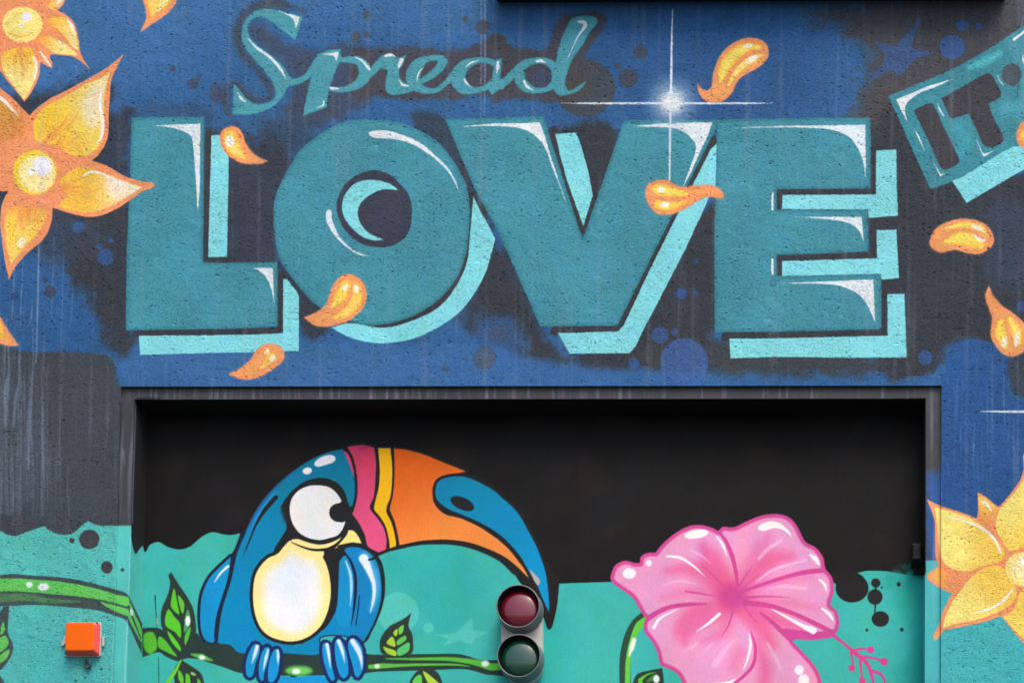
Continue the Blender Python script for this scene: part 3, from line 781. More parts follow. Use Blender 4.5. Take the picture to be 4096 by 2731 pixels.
    for p, w_ in (([(650, 1750), (780, 1730), (900, 1690)], [14, 24, 6]), ([(600, 1830), (760, 1820), (860, 1790)], [8, 14, 4])):
        stroke(p, w_, (236, 170, 84), soft=12, alpha=.7, assign=False)
    clip_to(None)
    stroke([(735, 1590), (790, 1550), (850, 1540), (920, 1560), (1010, 1610), (1090, 1650)], [8, 20, 22, 18, 20, 30], (250, 246, 236), soft=6, assign=False)
    lp = [(60, 1900), (160, 1850), (300, 1860), (412, 1880), (410, 1960), (335, 2090), (230, 2200), (98, 2370, 1), (55, 2180), (42, 2010)]
    pet(f2, lp, (242, 180, 80), (248, 214, 100), ((200, 1860), (150, 2120)), soft=20)
    clip_to(lp)
    for p, w_, c in (([(190, 1830), (185, 1960), (215, 2080)], [60, 30, 10], (240, 164, 88)), ([(110, 1960), (110, 2100), (110, 2200)], [40, 60, 20], (249, 214, 76)), ([(390, 1950), (320, 2060), (260, 2130)], [20, 30, 20], (249, 214, 76))):
        stroke(p, w_, c, soft=30, alpha=.8, assign=False)
    fibres(lp, (250, 1780), ((30, 2200), (420, 2150)), 20, (238, 150, 84), 6, .5)
    clip_to(lp)
    blob(190, 2170, 32, (250, 244, 230), 46, soft=36, alpha=.9, assign=False, rot=.5)
    clip_to(None)
    part('flower_centre', 'yellow centre with a white shine', f2)
    blob(312, 1545, 196, (247, 210, 66), 200, soft=12)
    blob(330, 1562, 165, (249, 232, 160), 165, soft=34, assign=False)
    blob(380, 1490, 90, (240, 240, 246), 90, soft=30, assign=False)
    blob(275, 1540, 30, (242, 240, 238), soft=24, assign=False)

    # ---- ground coat of the rebate and reveals, on a canvas of their own
    CUR['part'] = 0
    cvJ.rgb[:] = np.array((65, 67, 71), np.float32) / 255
    CUR['cv'] = cvJ
    at('src')
    rj = np.random.RandomState(5)
    for k in range(70):
        x = rj.uniform(480, 2000) if k % 4 else rj.uniform(2000, 3760)
        stroke([(x, 1540), (x + rj.uniform(-3, 3), 1604)], [rj.uniform(1, 7), rj.uniform(3, 12)], (112, 118, 130), soft=5, alpha=rj.uniform(.15, .55), assign=False)
    for k in range(16):
        x = rj.uniform(470, 540)
        stroke([(x, 1600 + rj.uniform(0, 300)), (x - 8, 1800), (x - 20, rj.uniform(1900, 2090))], [2, rj.uniform(3, 9), 3], (104, 112, 128), soft=5, alpha=rj.uniform(.15, .5), assign=False)
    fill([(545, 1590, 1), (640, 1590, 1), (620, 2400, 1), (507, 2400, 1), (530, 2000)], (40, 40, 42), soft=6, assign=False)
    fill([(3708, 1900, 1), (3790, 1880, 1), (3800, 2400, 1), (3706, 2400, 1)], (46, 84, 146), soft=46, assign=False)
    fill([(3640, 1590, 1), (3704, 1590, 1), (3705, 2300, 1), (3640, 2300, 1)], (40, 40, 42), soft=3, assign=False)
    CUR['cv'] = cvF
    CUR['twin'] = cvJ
    # ---- bottom teal ground on piers, jambs and reveals
    at('M')
    fill([(-700, 200, 1), (-200, 240), (0, 205), (60, 238), (140, 250), (220, 220), (310, 188), (400, 160, 1), (450, 205), (560, 240), (650, 225), (720, 170), (788, 115, 1), (860, 150), (960, 158), (1060, 157), (1172, 157, 1), (1180, 300), (1213, 412), (1245, 372), (1278, 335, 1), (1300, 390), (1330, 390, 1), (1330, 2300, 1), (-700, 2300, 1)], (84, 188, 182), soft=4)
    fill([(-700, 700), (500, 900), (1000, 1300), (1000, 2300), (-700, 2300)], (72, 176, 174), soft=500, alpha=.6, assign=False)
    at('S')
    fill([(1300, 470, 1), (1500, 472), (2900, 600, 1), (2900, 2300, 1), (1300, 2300, 1)], (72, 180, 184), soft=8, assign=False)
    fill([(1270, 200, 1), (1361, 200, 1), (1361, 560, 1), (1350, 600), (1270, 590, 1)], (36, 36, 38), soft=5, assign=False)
    CUR['part'] = 0
    for d in [(800, 280, 92, 88), (957, 530, 52, 56), (643, 290, 24, 24), (1097, 553, 17, 16)]:
        at('M')
        part('paint_dot', 'round charcoal dot on the turquoise pier')
        blob(d[0], d[1], d[2], (66, 68, 74), d[3], soft=4, rot=-.3)
    for d in [(907, 1440, 12), (762, 1518, 8), (680, 1545, 11)]:
        part('drill_hole', 'small round hole under the orange lamp')
        blob(d[0], d[1], d[2], (30, 84, 84), soft=3)
    # vine
    vn = part('vine', 'green vine running off the left pier round the jamb')
    VD = (62, 80, 82)
    fill([(-700, 640), (-200, 605), (0, 600), (120, 590), (250, 600), (400, 610), (600, 625), (750, 655), (900, 690), (1040, 730), (1110, 750), (1147, 775, 1), (1220, 920), (1292, 1070, 1), (1288, 1337, 1), (1240, 1240), (1130, 1010), (1030, 965), (900, 920), (700, 895), (400, 870), (200, 870), (0, 880), (-200, 890), (-700, 940)], VD, soft=4)
    fill([(-700, 690), (-200, 645), (100, 628), (300, 640), (500, 655), (700, 685), (900, 730), (1040, 775), (1147, 800), (1150, 880), (1030, 850), (900, 820), (700, 790), (500, 772), (250, 750), (0, 745), (-700, 800)], (98, 196, 92), soft=4)
    fill([(1145, 800), (1165, 840), (1215, 960), (1268, 1085), (1270, 1200), (1200, 1085), (1145, 960)], (104, 196, 100), soft=4)
    fill([(905, 838), (1030, 870), (1140, 905), (1145, 962), (1020, 918), (940, 872)], (100, 190, 90), soft=6)
    fill([(-700, 850), (-100, 775), (150, 762), (300, 778), (500, 812), (720, 832), (500, 852), (200, 832), (-100, 850)], (88, 150, 88), soft=22, alpha=.65)
    stroke([(1150, 880), (1200, 1010), (1262, 1165)], [22, 16, 10], VD, soft=4)
    stroke([(1030, 860), (1140, 890)], [16, 18], VD, soft=4)
    blob(263, 685, 28, WHITE, 25, soft=10)
    blob(390, 705, 52, WHITE, 32, soft=14)
    blob(1178, 930, 13, WHITE, 36, soft=8, rot=-.15)
    part('vine_leaf', 'green leaf hanging at the left edge')
    fill([(32, 880, 1), (82, 880, 1), (75, 1000), (70, 1110), (100, 1180), (118, 1240), (110, 1300), (60, 1390), (0, 1450), (-100, 1500), (-260, 1300), (-160, 1100), (-20, 960)], VD, soft=5)
    for c in ([(25, 1010), (45, 1060), (35, 1110), (5, 1135), (10, 1060)], [(-80, 1220), (0, 1160), (50, 1140), (75, 1190), (62, 1240), (-10, 1290)], [(-100, 1420), (-20, 1335), (80, 1262), (70, 1330), (0, 1392)], [(-120, 1150), (-20, 1060), (-20, 1120), (-120, 1200)]):
        fill(c, (100, 190, 92), soft=5)
    part('vine_leaf', 'dark leaf tip at the lower left corner')
    fill([(-260, 1450), (-60, 1470), (0, 1500), (30, 1560), (60, 1700), (-260, 1900)], VD, soft=5)

    # ---- jamb paint
    CUR['part'] = 0
    at('src')

    at('M')
    stroke([(1052, 160), (1046, 500), (1030, 850), (1012, 1200), (998, 1568), (985, 2000)], [5, 6, 4, 7, 6, 6], (150, 222, 216), soft=4, alpha=.55, assign=False)
    stroke([(1174, 160), (1160, 600), (1150, 780)], [8, 9, 6], (170, 226, 222), soft=5, alpha=.6, assign=False)
    stroke([(1142, 1000), (1128, 1300), (1118, 1568), (1105, 2000)], [6, 8, 8, 6], (170, 226, 222), soft=5, alpha=.6, assign=False)
    at('I')
    stroke([(1218, 680), (1205, 1100), (1190, 1568), (1184, 1780)], [8, 10, 10, 8], (128, 140, 152), soft=5, alpha=.6, assign=False)
    at('L')
    stroke([(1494, 900), (1496, 1300), (1498, 1568), (1500, 1850)], [3, 5, 5, 4], (150, 170, 205), soft=4, alpha=.7, assign=False)
    # ---- right flower
    at('s6')
    f3 = part('flower', 'yellow flower with orange outlines on the right pier')
    fill([(203, 183, 1), (320, 235), (450, 275), (580, 325, 1), (590, 250), (585, 126, 1), (650, 165), (742, 240, 1), (800, 180), (870, 90), (920, 0), (950, -140), (985, -330, 1), (1200, -200), (1450, 0), (1450, 1500), (1150, 1440), (936, 1268), (850, 1170), (760, 1060, 1), (650, 1100), (500, 1135), (330, 1170), (308, 1205), (270, 1238), (250, 1215), (290, 1130), (330, 1010), (393, 890, 1), (300, 850), (215, 790), (208, 745), (290, 685, 1), (268, 600), (265, 450), (258, 330)], ORANGE, soft=5)
    pa = [(262, 240, 1), (420, 285), (560, 340), (680, 430), (760, 530), (790, 600), (740, 655), (600, 690), (520, 722), (400, 705), (320, 640), (295, 540), (285, 400)]
    pet(f3, pa, (248, 232, 128), (248, 206, 88), ((330, 500), (760, 520)), soft=8)
    stroke([(360, 310), (500, 348), (620, 400), (710, 480), (762, 582)], [6, 16, 18, 20, 14], (250, 248, 240), soft=5, assign=False)
    pb = [(640, 700), (760, 690), (850, 790), (882, 880), (850, 960), (760, 1022), (600, 1082), (430, 1115), (325, 1150, 1), (340, 1070), (400, 950), (480, 840), (560, 750)]
    pet(f3, pb, (248, 206, 88), (248, 232, 130), ((720, 740), (430, 980)), soft=8)
    stroke([(565, 1036), (680, 1005), (780, 945), (858, 852)], [8, 16, 18, 12], (250, 248, 240), soft=5, assign=False)
    pet(f3, [(225, 760, 1), (300, 695), (345, 740), (340, 830), (290, 820)], (249, 186, 74), (244, 166, 88), ((240, 760), (360, 760)), soft=10)
    pet(f3, [(592, 150, 1), (660, 185), (728, 250), (715, 330), (680, 370), (610, 320)], (249, 206, 90), (242, 160, 88), ((620, 180), (660, 360)), soft=10)
    stroke([(612, 188), (650, 218), (690, 262)], [8, 22, 10], (250, 248, 240), soft=5, assign=False)
    pet(f3, [(965, -180), (940, 0), (880, 110), (800, 205), (742, 280), (725, 400), (770, 490), (830, 570), (936, 540), (1400, 500), (1400, 0)], (248, 228, 120), (248, 212, 90), ((800, 250), (900, 560)), soft=8)
    pet(f3, [(775, 1062, 1), (860, 1010), (905, 890), (936, 862), (1400, 900), (1400, 1480), (1150, 1400), (936, 1235), (850, 1150)], (248, 224, 110), (248, 212, 90), ((800, 1060), (930, 900)), soft=8)
    part('flower_centre', 'pale yellow round centre', f3)
    fill([(950, 575), (850, 600), (795, 680), (815, 760), (870, 820), (936, 845), (1080, 850), (1170, 760), (1160, 640), (1080, 580)], (248, 224, 130), soft=8)
    blob(960, 700, 110, (248, 240, 190), 100, soft=90, alpha=.8, assign=False)
    blob(945, 645, 30, (246, 246, 248), 36, soft=26, assign=False)
    # soft yellow overspray on the tip
    stroke([(305, 1180), (268, 1236)], [14, 10], (246, 190, 90), soft=16, alpha=.8, assign=False)


def paint_back():
    CUR['twin'] = None
    CUR['cv'] = cvB
    CUR['part'] = 0
    cv = cvB
    TB = (61, 177, 167)
    at('src')
    rb = np.random.RandomState(9)
    for k in range(160):
        x, y = rb.uniform(500, 3740), rb.uniform(1600, 2350)
        c_ = ((36, 32, 26), (22, 28, 29), (30, 27, 31), (18, 17, 17))[k % 4]
        blob(x, y, rb.uniform(20, 110), c_, rb.uniform(14, 70), soft=60, alpha=rb.uniform(.25, .6), assign=False, rot=rb.uniform(-1, 1))
    at('M')
    fill([(1100, 400, 1), (1300, 392), (1340, 332), (1420, 303), (1500, 345), (1600, 370), (1700, 345), (1800, 262), (1900, 215), (2000, 235), (2080, 240), (2145, 225, 1), (2600, 600, 1), (2600, 2300, 1), (1100, 2300, 1)], TB, soft=4)
    at('Q')
    fill([(-700, 300, 1), (1300, 300, 1), (1650, 675, 1), (2110, 660, 1), (3000, 640, 1), (3000, 2300, 1), (-700, 2300, 1)], TB, soft=4)
    at('S')
    fill([(300, 700, 1), (560, 655, 1), (700, 610, 1), (745, 580, 1), (830, 562), (1000, 565), (1150, 590), (1240, 605), (1340, 640), (1500, 640, 1), (1500, 2300, 1), (-300, 2300, 1), (-300, 900, 1)], TB, soft=4)
    at('P')
    soft_area([(1900, 450), (2400, 300), (2800, 600), (2700, 1000), (2400, 1250), (2000, 700)], (46, 170, 166), 260, .75)
    soft_area([(3100, 1000), (3300, 900), (3500, 1100), (3400, 1700), (3100, 1700)], (36, 164, 160), 420, .6)  # soft shadow of the signal, painted into the teal beside it
    at('S')
    soft_area([(1000, 620), (1400, 640), (1400, 1700), (1100, 1700), (1200, 1100)], (34, 164, 152), 160, .8)
    at('P')
    part('paint_dot', 'faint pale circle ghosting behind the branch')
    blob(2000, 940, 185, (92, 198, 186), soft=14, alpha=.7)
    at('Q')
    part('paint_dot', 'small faint pale dot above the branch')
    blob(480, 1070, 46, (96, 202, 190), soft=14, alpha=.6)
    part('star', 'faint pale star ghosting above the branch')
    fill([(868, 980, 1), (880, 1090, 1), (1022, 1112, 1), (900, 1160, 1), (868, 1225, 1), (760, 1185, 1), (600, 1240, 1), (660, 1170, 1), (515, 1130, 1), (720, 1120, 1)], (96, 202, 190), soft=14, alpha=.55)
    at('S')
    DK = (36, 35, 37)
    CD = 'round charcoal dot on the turquoise'
    for d in [(912, 670, 42, 42), (905, 795, 68, 70), (953, 992, 78, 70), (1118, 682, 18, 20), (967, 712, 10, 10), (832, 1092, 12, 14), (1145, 1087, 16, 18)]:
        part('paint_dot', CD)
        blob(d[0], d[1], d[2], DK, d[3], soft=4)
        if d[2] == 68:
            stroke([(908, 860), (903, 935)], [14, 12], DK, soft=4)
            stroke([(912, 705), (910, 735)], [14, 14], DK, soft=4)
    part('paint_dot', 'largest charcoal dot, touching the black ground')
    blob(700, 715, 148, (30, 29, 30), 130, soft=4)
    CUR['part'] = 0
    fill([(540, 560), (745, 580), (800, 640), (640, 700), (530, 660)], (27, 26, 26), soft=6, assign=False)
    # hairline seam in the panel
    at('M')
    part('panel_seam', 'thin dark vertical seam')
    stroke([(1390, 780), (1395, 900), (1406, 1072)], [10, 7, 6], (24, 60, 58), soft=3)
    stroke([(1404, 990), (1408, 1040)], [6, 6], (220, 200, 160), soft=3, assign=False)

    # ---- toucan
    at('N')
    INK = (32, 34, 36)
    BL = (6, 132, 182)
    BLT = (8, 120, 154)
    tc = part('toucan', 'painted blue toucan with a big orange beak, perched on the vine')

    def inked(name, pts, col, ink, label=None, grad=None, inkcol=INK, curved=True):
        CUR['part'] = tc
        fill(pts, inkcol, soft=4, inset=-ink)
        return (name, pts, col, label, grad)

    # spike of ink below the beak tip and under it
    q = lambda pts: [(p[0] + 1792, p[1] + 741) + tuple(p[2:]) for p in pts]
    fill(q([(1130, 440), (1230, 560), (1310, 680), (1420, 760), (1490, 920), (1545, 1078), (1565, 1088), (1588, 1060), (1632, 870), (1652, 660, 1), (1560, 500), (1500, 500), (1380, 620), (1340, 590)]), (29, 28, 28), soft=4)
    stroke(q([(10, 425), (110, 380), (220, 350), (400, 312), (560, 304), (700, 308), (850, 335), (1000, 388), (1140, 458), (1260, 560)]), [26, 30, 34, 40, 44, 46, 50, 52, 60, 80], INK, soft=4)
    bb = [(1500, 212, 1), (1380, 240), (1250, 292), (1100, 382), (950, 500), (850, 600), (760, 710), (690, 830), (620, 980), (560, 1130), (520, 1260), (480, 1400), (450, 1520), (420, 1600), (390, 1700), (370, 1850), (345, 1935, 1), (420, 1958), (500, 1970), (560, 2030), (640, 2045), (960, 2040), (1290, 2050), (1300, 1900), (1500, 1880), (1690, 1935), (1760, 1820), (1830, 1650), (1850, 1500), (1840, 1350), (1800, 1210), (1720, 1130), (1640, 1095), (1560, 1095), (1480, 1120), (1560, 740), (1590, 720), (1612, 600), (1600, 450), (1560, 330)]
    items = []
    fill(bb, INK, soft=6, inset=-10)
    part('body', 'blue body and head', tc)
    fill(bb, BLT, soft=3, grad=((1100, 500), (900, 1100), BL))  # duller top: partly a paint change, partly soffit shade put into the blue
    body = CUR['part']
    # purple-blue edge of the back
    clip_to(bb)
    stroke([(1100, 380), (850, 600), (690, 830), (560, 1130), (480, 1400)], [10, 30, 40, 36, 20], (40, 70, 150), soft=30, alpha=.6, assign=False)
    stroke([(900, 600), (760, 780), (660, 980), (560, 1200)], [12, 34, 40, 20], (50, 150, 196), soft=20, alpha=.5, assign=False)
    clip_to(None)
    wl = [(500, 1176, 1), (420, 1250), (330, 1340), (280, 1420), (240, 1530), (225, 1690), (235, 1840), (270, 1920), (330, 1948), (357, 1932, 1), (372, 1800), (397, 1650), (440, 1500), (472, 1400), (495, 1280)]
    CUR['part'] = tc
    fill(wl, (26, 34, 58), soft=5, inset=-26)
    part('wing', 'left wing folded against the body', tc)
    fill(wl, (16, 140, 198), soft=4)
    stroke([(475, 1262), (410, 1322), (355, 1402)], [24, 20, 8], (214, 228, 240), soft=8)
    CUR['part'] = tc
    fill([(590, 955, 1), (640, 960), (590, 1090), (540, 1240), (500, 1400), (440, 1560), (395, 1720), (372, 1860), (352, 1932, 1), (352, 1850), (372, 1700), (420, 1540), (470, 1380), (500, 1200), (500, 1170), (540, 1090)], (26, 34, 54), soft=6)
    fill([(548, 1180), (590, 1060), (650, 940), (700, 900), (600, 1160), (500, 1460)], BL, soft=20, assign=False)
    # mask, belly ring, black flank
    CUR['part'] = tc
    fill([(1420, 1060), (1560, 1040), (1600, 1110), (1520, 1170), (1450, 1150)], INK, soft=4)
    part('face_mask', 'black patch round the eye', tc)
    fill([(1300, 470), (1400, 488), (1480, 540), (1530, 620), (1558, 720), (1590, 790), (1650, 890), (1700, 990), (1740, 1090), (1825, 1150, 1), (1760, 1115), (1690, 1075), (1600, 1062), (1480, 1110), (1340, 1130), (1100, 1100), (1000, 1060), (930, 1140), (880, 1175), (890, 1110), (950, 1010), (1000, 920), (975, 830), (948, 740), (1000, 645), (1080, 560), (1180, 496)], INK, soft=4)
    stroke([(955, 740), (985, 860)], [30, 40], (40, 70, 84), soft=30, alpha=.5, assign=False)
    belly = [(1040, 1030), (980, 1080), (930, 1140), (890, 1165, 1), (840, 1185), (780, 1240), (730, 1320), (705, 1420), (700, 1568), (720, 1700), (760, 1800), (820, 1870), (900, 1910), (1020, 1935), (1130, 1920), (1230, 1870), (1310, 1790), (1360, 1690), (1390, 1568), (1395, 1450), (1380, 1330), (1350, 1230), (1325, 1180), (1335, 1130), (1230, 1125), (1120, 1080)]
    CUR['part'] = tc
    fill(belly, INK, soft=4, inset=-30)
    fill([(1330, 1120), (1500, 1110), (1500, 1180), (1472, 1220), (1467, 1400), (1457, 1568), (1440, 1660), (1400, 1740), (1350, 1810), (1250, 1880), (1130, 1950), (1300, 1700), (1400, 1400)], INK, soft=4)
    part('belly', 'cream belly with a white middle', tc)
    fill(belly, (246, 230, 150), soft=4)
    clip_to(belly)
    fill(belly, (240, 238, 236), soft=110, inset=90, assign=False)
    blob(1090, 1530, 190, (226, 234, 244), 330, soft=200, alpha=.7, assign=False)
    clip_to(None)
    part('cheek', 'cream cheek under the eye', tc)
    fill([(1040, 1030), (1100, 1018), (1180, 1045), (1290, 1068), (1400, 1048), (1505, 995, 1), (1430, 1075), (1340, 1100), (1220, 1105), (1100, 1075)], (246, 230, 150), soft=4)
    fill([(1555, 940, 1), (1600, 945), (1640, 990), (1672, 1057, 1), (1580, 1050), (1500, 1070), (1432, 1105, 1), (1500, 1030), (1540, 980)], (246, 230, 130), soft=4)
    CUR['part'] = tc
    stroke([(1040, 1045), (1130, 1085), (1230, 1112), (1350, 1108), (1450, 1060), (1515, 985)], [6, 14, 18, 18, 16, 14], INK, soft=3)
    ey = part('eye', 'large white eye looking right', tc)
    fill([(1265, 538), (1370, 550), (1450, 610), (1500, 700), (1525, 800), (1518, 890), (1465, 978), (1380, 1010), (1300, 1027), (1200, 1010), (1110, 960), (1050, 870), (1028, 770), (1040, 670), (1100, 590), (1180, 548)], (232, 232, 234), soft=4)
    part('pupil', 'black pupil at the right side of the eye', tc)
    blob(1465, 782, 84, INK, 84, soft=4)
    fill([(1470, 700), (1540, 690), (1600, 800), (1545, 850), (1470, 860)], INK, soft=4)
    CUR['part'] = body
    fill([(1245, 350), (1270, 310), (1330, 275), (1400, 265), (1440, 290), (1420, 330), (1350, 355), (1280, 372)], (232, 236, 238), soft=8)
    blob(1185, 408, 42, (232, 236, 238), 31, soft=8, rot=-.2)
    CUR['part'] = tc
    stroke([(905, 645), (850, 705), (790, 780), (720, 900), (640, 1100), (605, 1175)], [38, 40, 34, 18, 10, 2], INK, soft=4)
    # beak
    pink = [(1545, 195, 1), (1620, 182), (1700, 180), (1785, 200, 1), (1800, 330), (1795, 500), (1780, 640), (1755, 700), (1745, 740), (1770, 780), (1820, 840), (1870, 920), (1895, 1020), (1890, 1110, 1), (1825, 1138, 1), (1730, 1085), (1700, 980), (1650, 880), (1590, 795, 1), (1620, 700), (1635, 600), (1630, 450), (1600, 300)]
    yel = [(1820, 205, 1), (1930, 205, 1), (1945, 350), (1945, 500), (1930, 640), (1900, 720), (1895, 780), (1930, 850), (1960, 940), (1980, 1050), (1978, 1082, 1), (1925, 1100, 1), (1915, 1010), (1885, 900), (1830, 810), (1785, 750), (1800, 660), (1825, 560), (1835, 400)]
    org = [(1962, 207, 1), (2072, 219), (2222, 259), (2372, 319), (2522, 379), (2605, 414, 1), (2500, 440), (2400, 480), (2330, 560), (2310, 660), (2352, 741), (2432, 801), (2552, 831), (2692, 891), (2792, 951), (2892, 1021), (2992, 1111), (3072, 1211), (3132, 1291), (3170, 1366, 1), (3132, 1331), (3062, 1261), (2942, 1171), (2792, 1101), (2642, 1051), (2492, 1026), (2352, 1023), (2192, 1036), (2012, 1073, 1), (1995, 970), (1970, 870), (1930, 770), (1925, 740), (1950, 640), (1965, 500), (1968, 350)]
    tip = [(2332, 584), (2352, 514), (2412, 474), (2532, 456), (2622, 469), (2732, 514), (2850, 580), (2930, 650), (3032, 741), (3102, 831), (3162, 941), (3222, 1051), (3272, 1171), (3312, 1291), (3337, 1421), (3352, 1591), (3350, 1673, 1), (3290, 1541), (3240, 1420), (3150, 1270), (3100, 1180), (3030, 1095), (2930, 995), (2830, 925), (2692, 851), (2552, 791), (2450, 750), (2380, 700), (2340, 650)]
    CUR['part'] = tc
    for s_, k_ in ((pink, 24), (yel, 18), (org, 18)):
        fill(s_, INK, soft=4, inset=-k_)
    bk = part('beak', 'orange beak with pink and yellow stripes at its root', tc)
    fill([(1508, 225, 1), (1545, 250), (1585, 340), (1607, 470), (1570, 370)], (214, 70, 120), soft=4)
    fill(pink, (208, 62, 100), soft=4, grad=((1700, 200), (1750, 1000), (226, 84, 130)))  # darker towards the top: soffit shade painted in along with the paint's own change
    fill(yel, (240, 186, 24), soft=4)
    fill(org, (226, 100, 28), soft=4, grad=((2200, 240), (2500, 1150), (238, 140, 66)))  # top of the orange deepened too, some of it soffit shade in the colour
    stroke([(1640, 215), (1720, 200)], [12, 30], (150, 40, 90), soft=24, alpha=.5, assign=False)
    CUR['part'] = tc
    fill(tip, INK, soft=4, inset=-26)
    part('beak_tip', 'blue hooked tip of the beak', tc)
    fill(tip, (8, 128, 166), soft=4, grad=((2400, 500), (3300, 1400), (4, 142, 196)))
    part('nostril', 'black nostril on the blue tip', tc)
    at('Z')
    blob(1062, 1156, 29, INK, 14, soft=2, rot=.42)
    at('Q')
    CUR['part'] = 0
    fill([(1382, 540, 1), (1430, 590), (1477, 645), (1468, 688), (1445, 680), (1405, 605)], (176, 166, 160), soft=8, assign=False)
    # right wing
    at('N')
    CUR['part'] = tc
    wr = [(1560, 1092), (1640, 1095), (1730, 1135), (1800, 1210), (1838, 1350), (1845, 1500), (1825, 1640), (1780, 1770), (1730, 1860), (1690, 1935, 1), (1600, 1900), (1590, 1700), (1625, 1500), (1620, 1350), (1580, 1210), (1520, 1120)]
    stroke([(1470, 1085), (1560, 1070), (1660, 1078), (1760, 1128), (1832, 1220), (1864, 1350), (1866, 1500), (1842, 1630), (1795, 1760), (1745, 1860), (1690, 1950)], [26, 28, 30, 30, 30, 30, 30, 26, 20, 18, 14], INK, soft=4)
    part('wing', 'right wing with white shines', tc)
    fill(wr, (14, 128, 184), soft=4)
    wi = [(1520, 1171), (1488, 1210), (1472, 1290), (1465, 1440), (1458, 1600), (1440, 1700), (1470, 1780), (1560, 1800), (1600, 1600), (1605, 1400), (1570, 1240)]
    fill(wi, (16, 140, 196), soft=4)
    stroke([(1530, 1150), (1580, 1230), (1614, 1350), (1616, 1500), (1602, 1650), (1578, 1795)], [14, 24, 28, 28, 20, 4], (24, 32, 60), soft=4)
    stroke([(1652, 1525), (1640, 1650), (1620, 1788)], [8, 12, 8], (24, 34, 50), soft=3)
    clip_to(wr)
    stroke([(1700, 1180), (1790, 1350), (1800, 1500), (1760, 1650)], [90, 70, 60, 30], (90, 180, 226), soft=70, alpha=.8, assign=False)
    clip_to(None)
    stroke([(1690, 1195), (1735, 1290), (1780, 1420), (1780, 1550), (1748, 1685)], [84, 56, 34, 26, 4], (222, 234, 246), soft=18)
    stroke([(1528, 1215), (1568, 1320), (1580, 1450), (1570, 1620)], [12, 26, 24, 4], (170, 212, 240), soft=12)
    stroke([(1735, 1205), (1770, 1195), (1815, 1180)], [14, 22, 20], INK, soft=3)
    # branch on the back wall
    at('P')
    br = part('branch', 'green branch the toucan sits on')
    BD2 = (40, 58, 54)
    fill([(-293, 1075, 1), (-230, 1070), (-130, 1080), (60, 1190), (185, 1115), (240, 1180), (300, 1210), (400, 1215), (490, 1225), (560, 1290), (640, 1300), (980, 1300), (1290, 1320), (1700, 1305), (1800, 1312), (2240, 1305), (2542, 1305), (2642, 1330), (2742, 1360), (2900, 1362), (3000, 1400), (3000, 1500), (2942, 1500), (2792, 1490), (2692, 1460), (2572, 1440), (2292, 1450), (1792, 1465), (1690, 1480), (1350, 1495), (930, 1500), (640, 1480), (560, 1470), (450, 1430), (330, 1390), (200, 1350), (100, 1345), (30, 1370), (-80, 1330), (-150, 1290), (-293, 1337, 1)], BD2, soft=5)
    GR = (84, 180, 54)
    fill([(-270, 1120), (-200, 1110), (-165, 1180), (-165, 1260), (-220, 1308), (-270, 1270), (-285, 1190)], GR, soft=24)
    fill([(-143, 1150), (-90, 1180), (-30, 1260), (20, 1330), (-70, 1290), (-148, 1240)], GR, soft=5)
    stroke([(150, 1308), (240, 1332), (330, 1362)], [14, 54, 14], (100, 184, 84), soft=20)
    blob(242, 1337, 28, (230, 240, 236), 20, soft=18, rot=.1)
    blob(1110, 1455, 120, (104, 196, 90), 44, soft=44)
    blob(1085, 1460, 36, (236, 246, 236), 24, soft=26)
    stroke([(1750, 1420), (1850, 1412), (1990, 1408), (2150, 1402), (2490, 1400), (2640, 1415)], [40, 46, 30, 22, 18, 6], (96, 186, 70), soft=10)
    stroke([(1892, 1348), (2150, 1350), (2440, 1350), (2640, 1372), (2750, 1395), (2830, 1420), (2900, 1418)], [10, 22, 34, 46, 60, 66, 60], (84, 182, 60), soft=10)
    blob(1812, 1416, 24, (226, 244, 220), 20, soft=16)
    blob(2780, 1392, 34, (226, 244, 226), 28, soft=26)
    # feet
    toes = [[(720, 1215), (755, 1240), (755, 1300), (720, 1400), (700, 1490), (670, 1515), (640, 1490), (635, 1400), (655, 1310), (690, 1240)],
            [(830, 1240), (850, 1290), (830, 1380), (800, 1480), (790, 1545), (760, 1530), (750, 1450), (760, 1350), (790, 1270)],
            [(910, 1258), (938, 1290), (935, 1400), (915, 1500), (880, 1555), (840, 1550), (832, 1460), (850, 1350), (880, 1280)],
            [(1350, 1205), (1385, 1230), (1395, 1330), (1410, 1430), (1432, 1530), (1405, 1545), (1370, 1490), (1335, 1380), (1320, 1280), (1325, 1220)],
            [(1460, 1170), (1500, 1200), (1530, 1280), (1550, 1380), (1550, 1490), (1510, 1525), (1475, 1490), (1445, 1390), (1432, 1280), (1435, 1200)],
            [(1590, 1165), (1640, 1190), (1680, 1270), (1690, 1380), (1680, 1450), (1640, 1515), (1610, 1490), (1590, 1400), (1560, 1300), (1550, 1210)]]
    part('tail', 'blue tail below the branch', tc)
    fill([(920, 1525), (1100, 1512), (1340, 1510), (1400, 1700), (1380, 2300), (900, 2300), (890, 1700)], (18, 146, 204), soft=6)
    CUR['part'] = tc
    for t_ in toes:
        fill(t_, (24, 42, 92), soft=8, inset=-30)
    for t_ in toes:
        part('toe', None, tc)
        fill(t_, (20, 144, 204), soft=5)
    for p, w_, pi in (([(737, 1238), (715, 1310), (690, 1385)], [34, 30, 6], 0), ([(836, 1262), (815, 1340), (792, 1450)], [14, 28, 4], 1), ([(920, 1272), (924, 1330), (922, 1398)], [16, 26, 4], 2), ([(1362, 1222), (1378, 1310), (1392, 1430)], [30, 26, 4], 3), ([(1466, 1190), (1500, 1280), (1520, 1380)], [34, 28, 4], 4), ([(1590, 1190), (1640, 1270), (1666, 1350), (1674, 1440)], [44, 46, 28, 4], 5)):
        stroke(p, w_, (214, 230, 244), soft=12, assign=False)
    # leaves
    at('M')
    part('panel_seam', 'thin dark vertical seam below the branch')
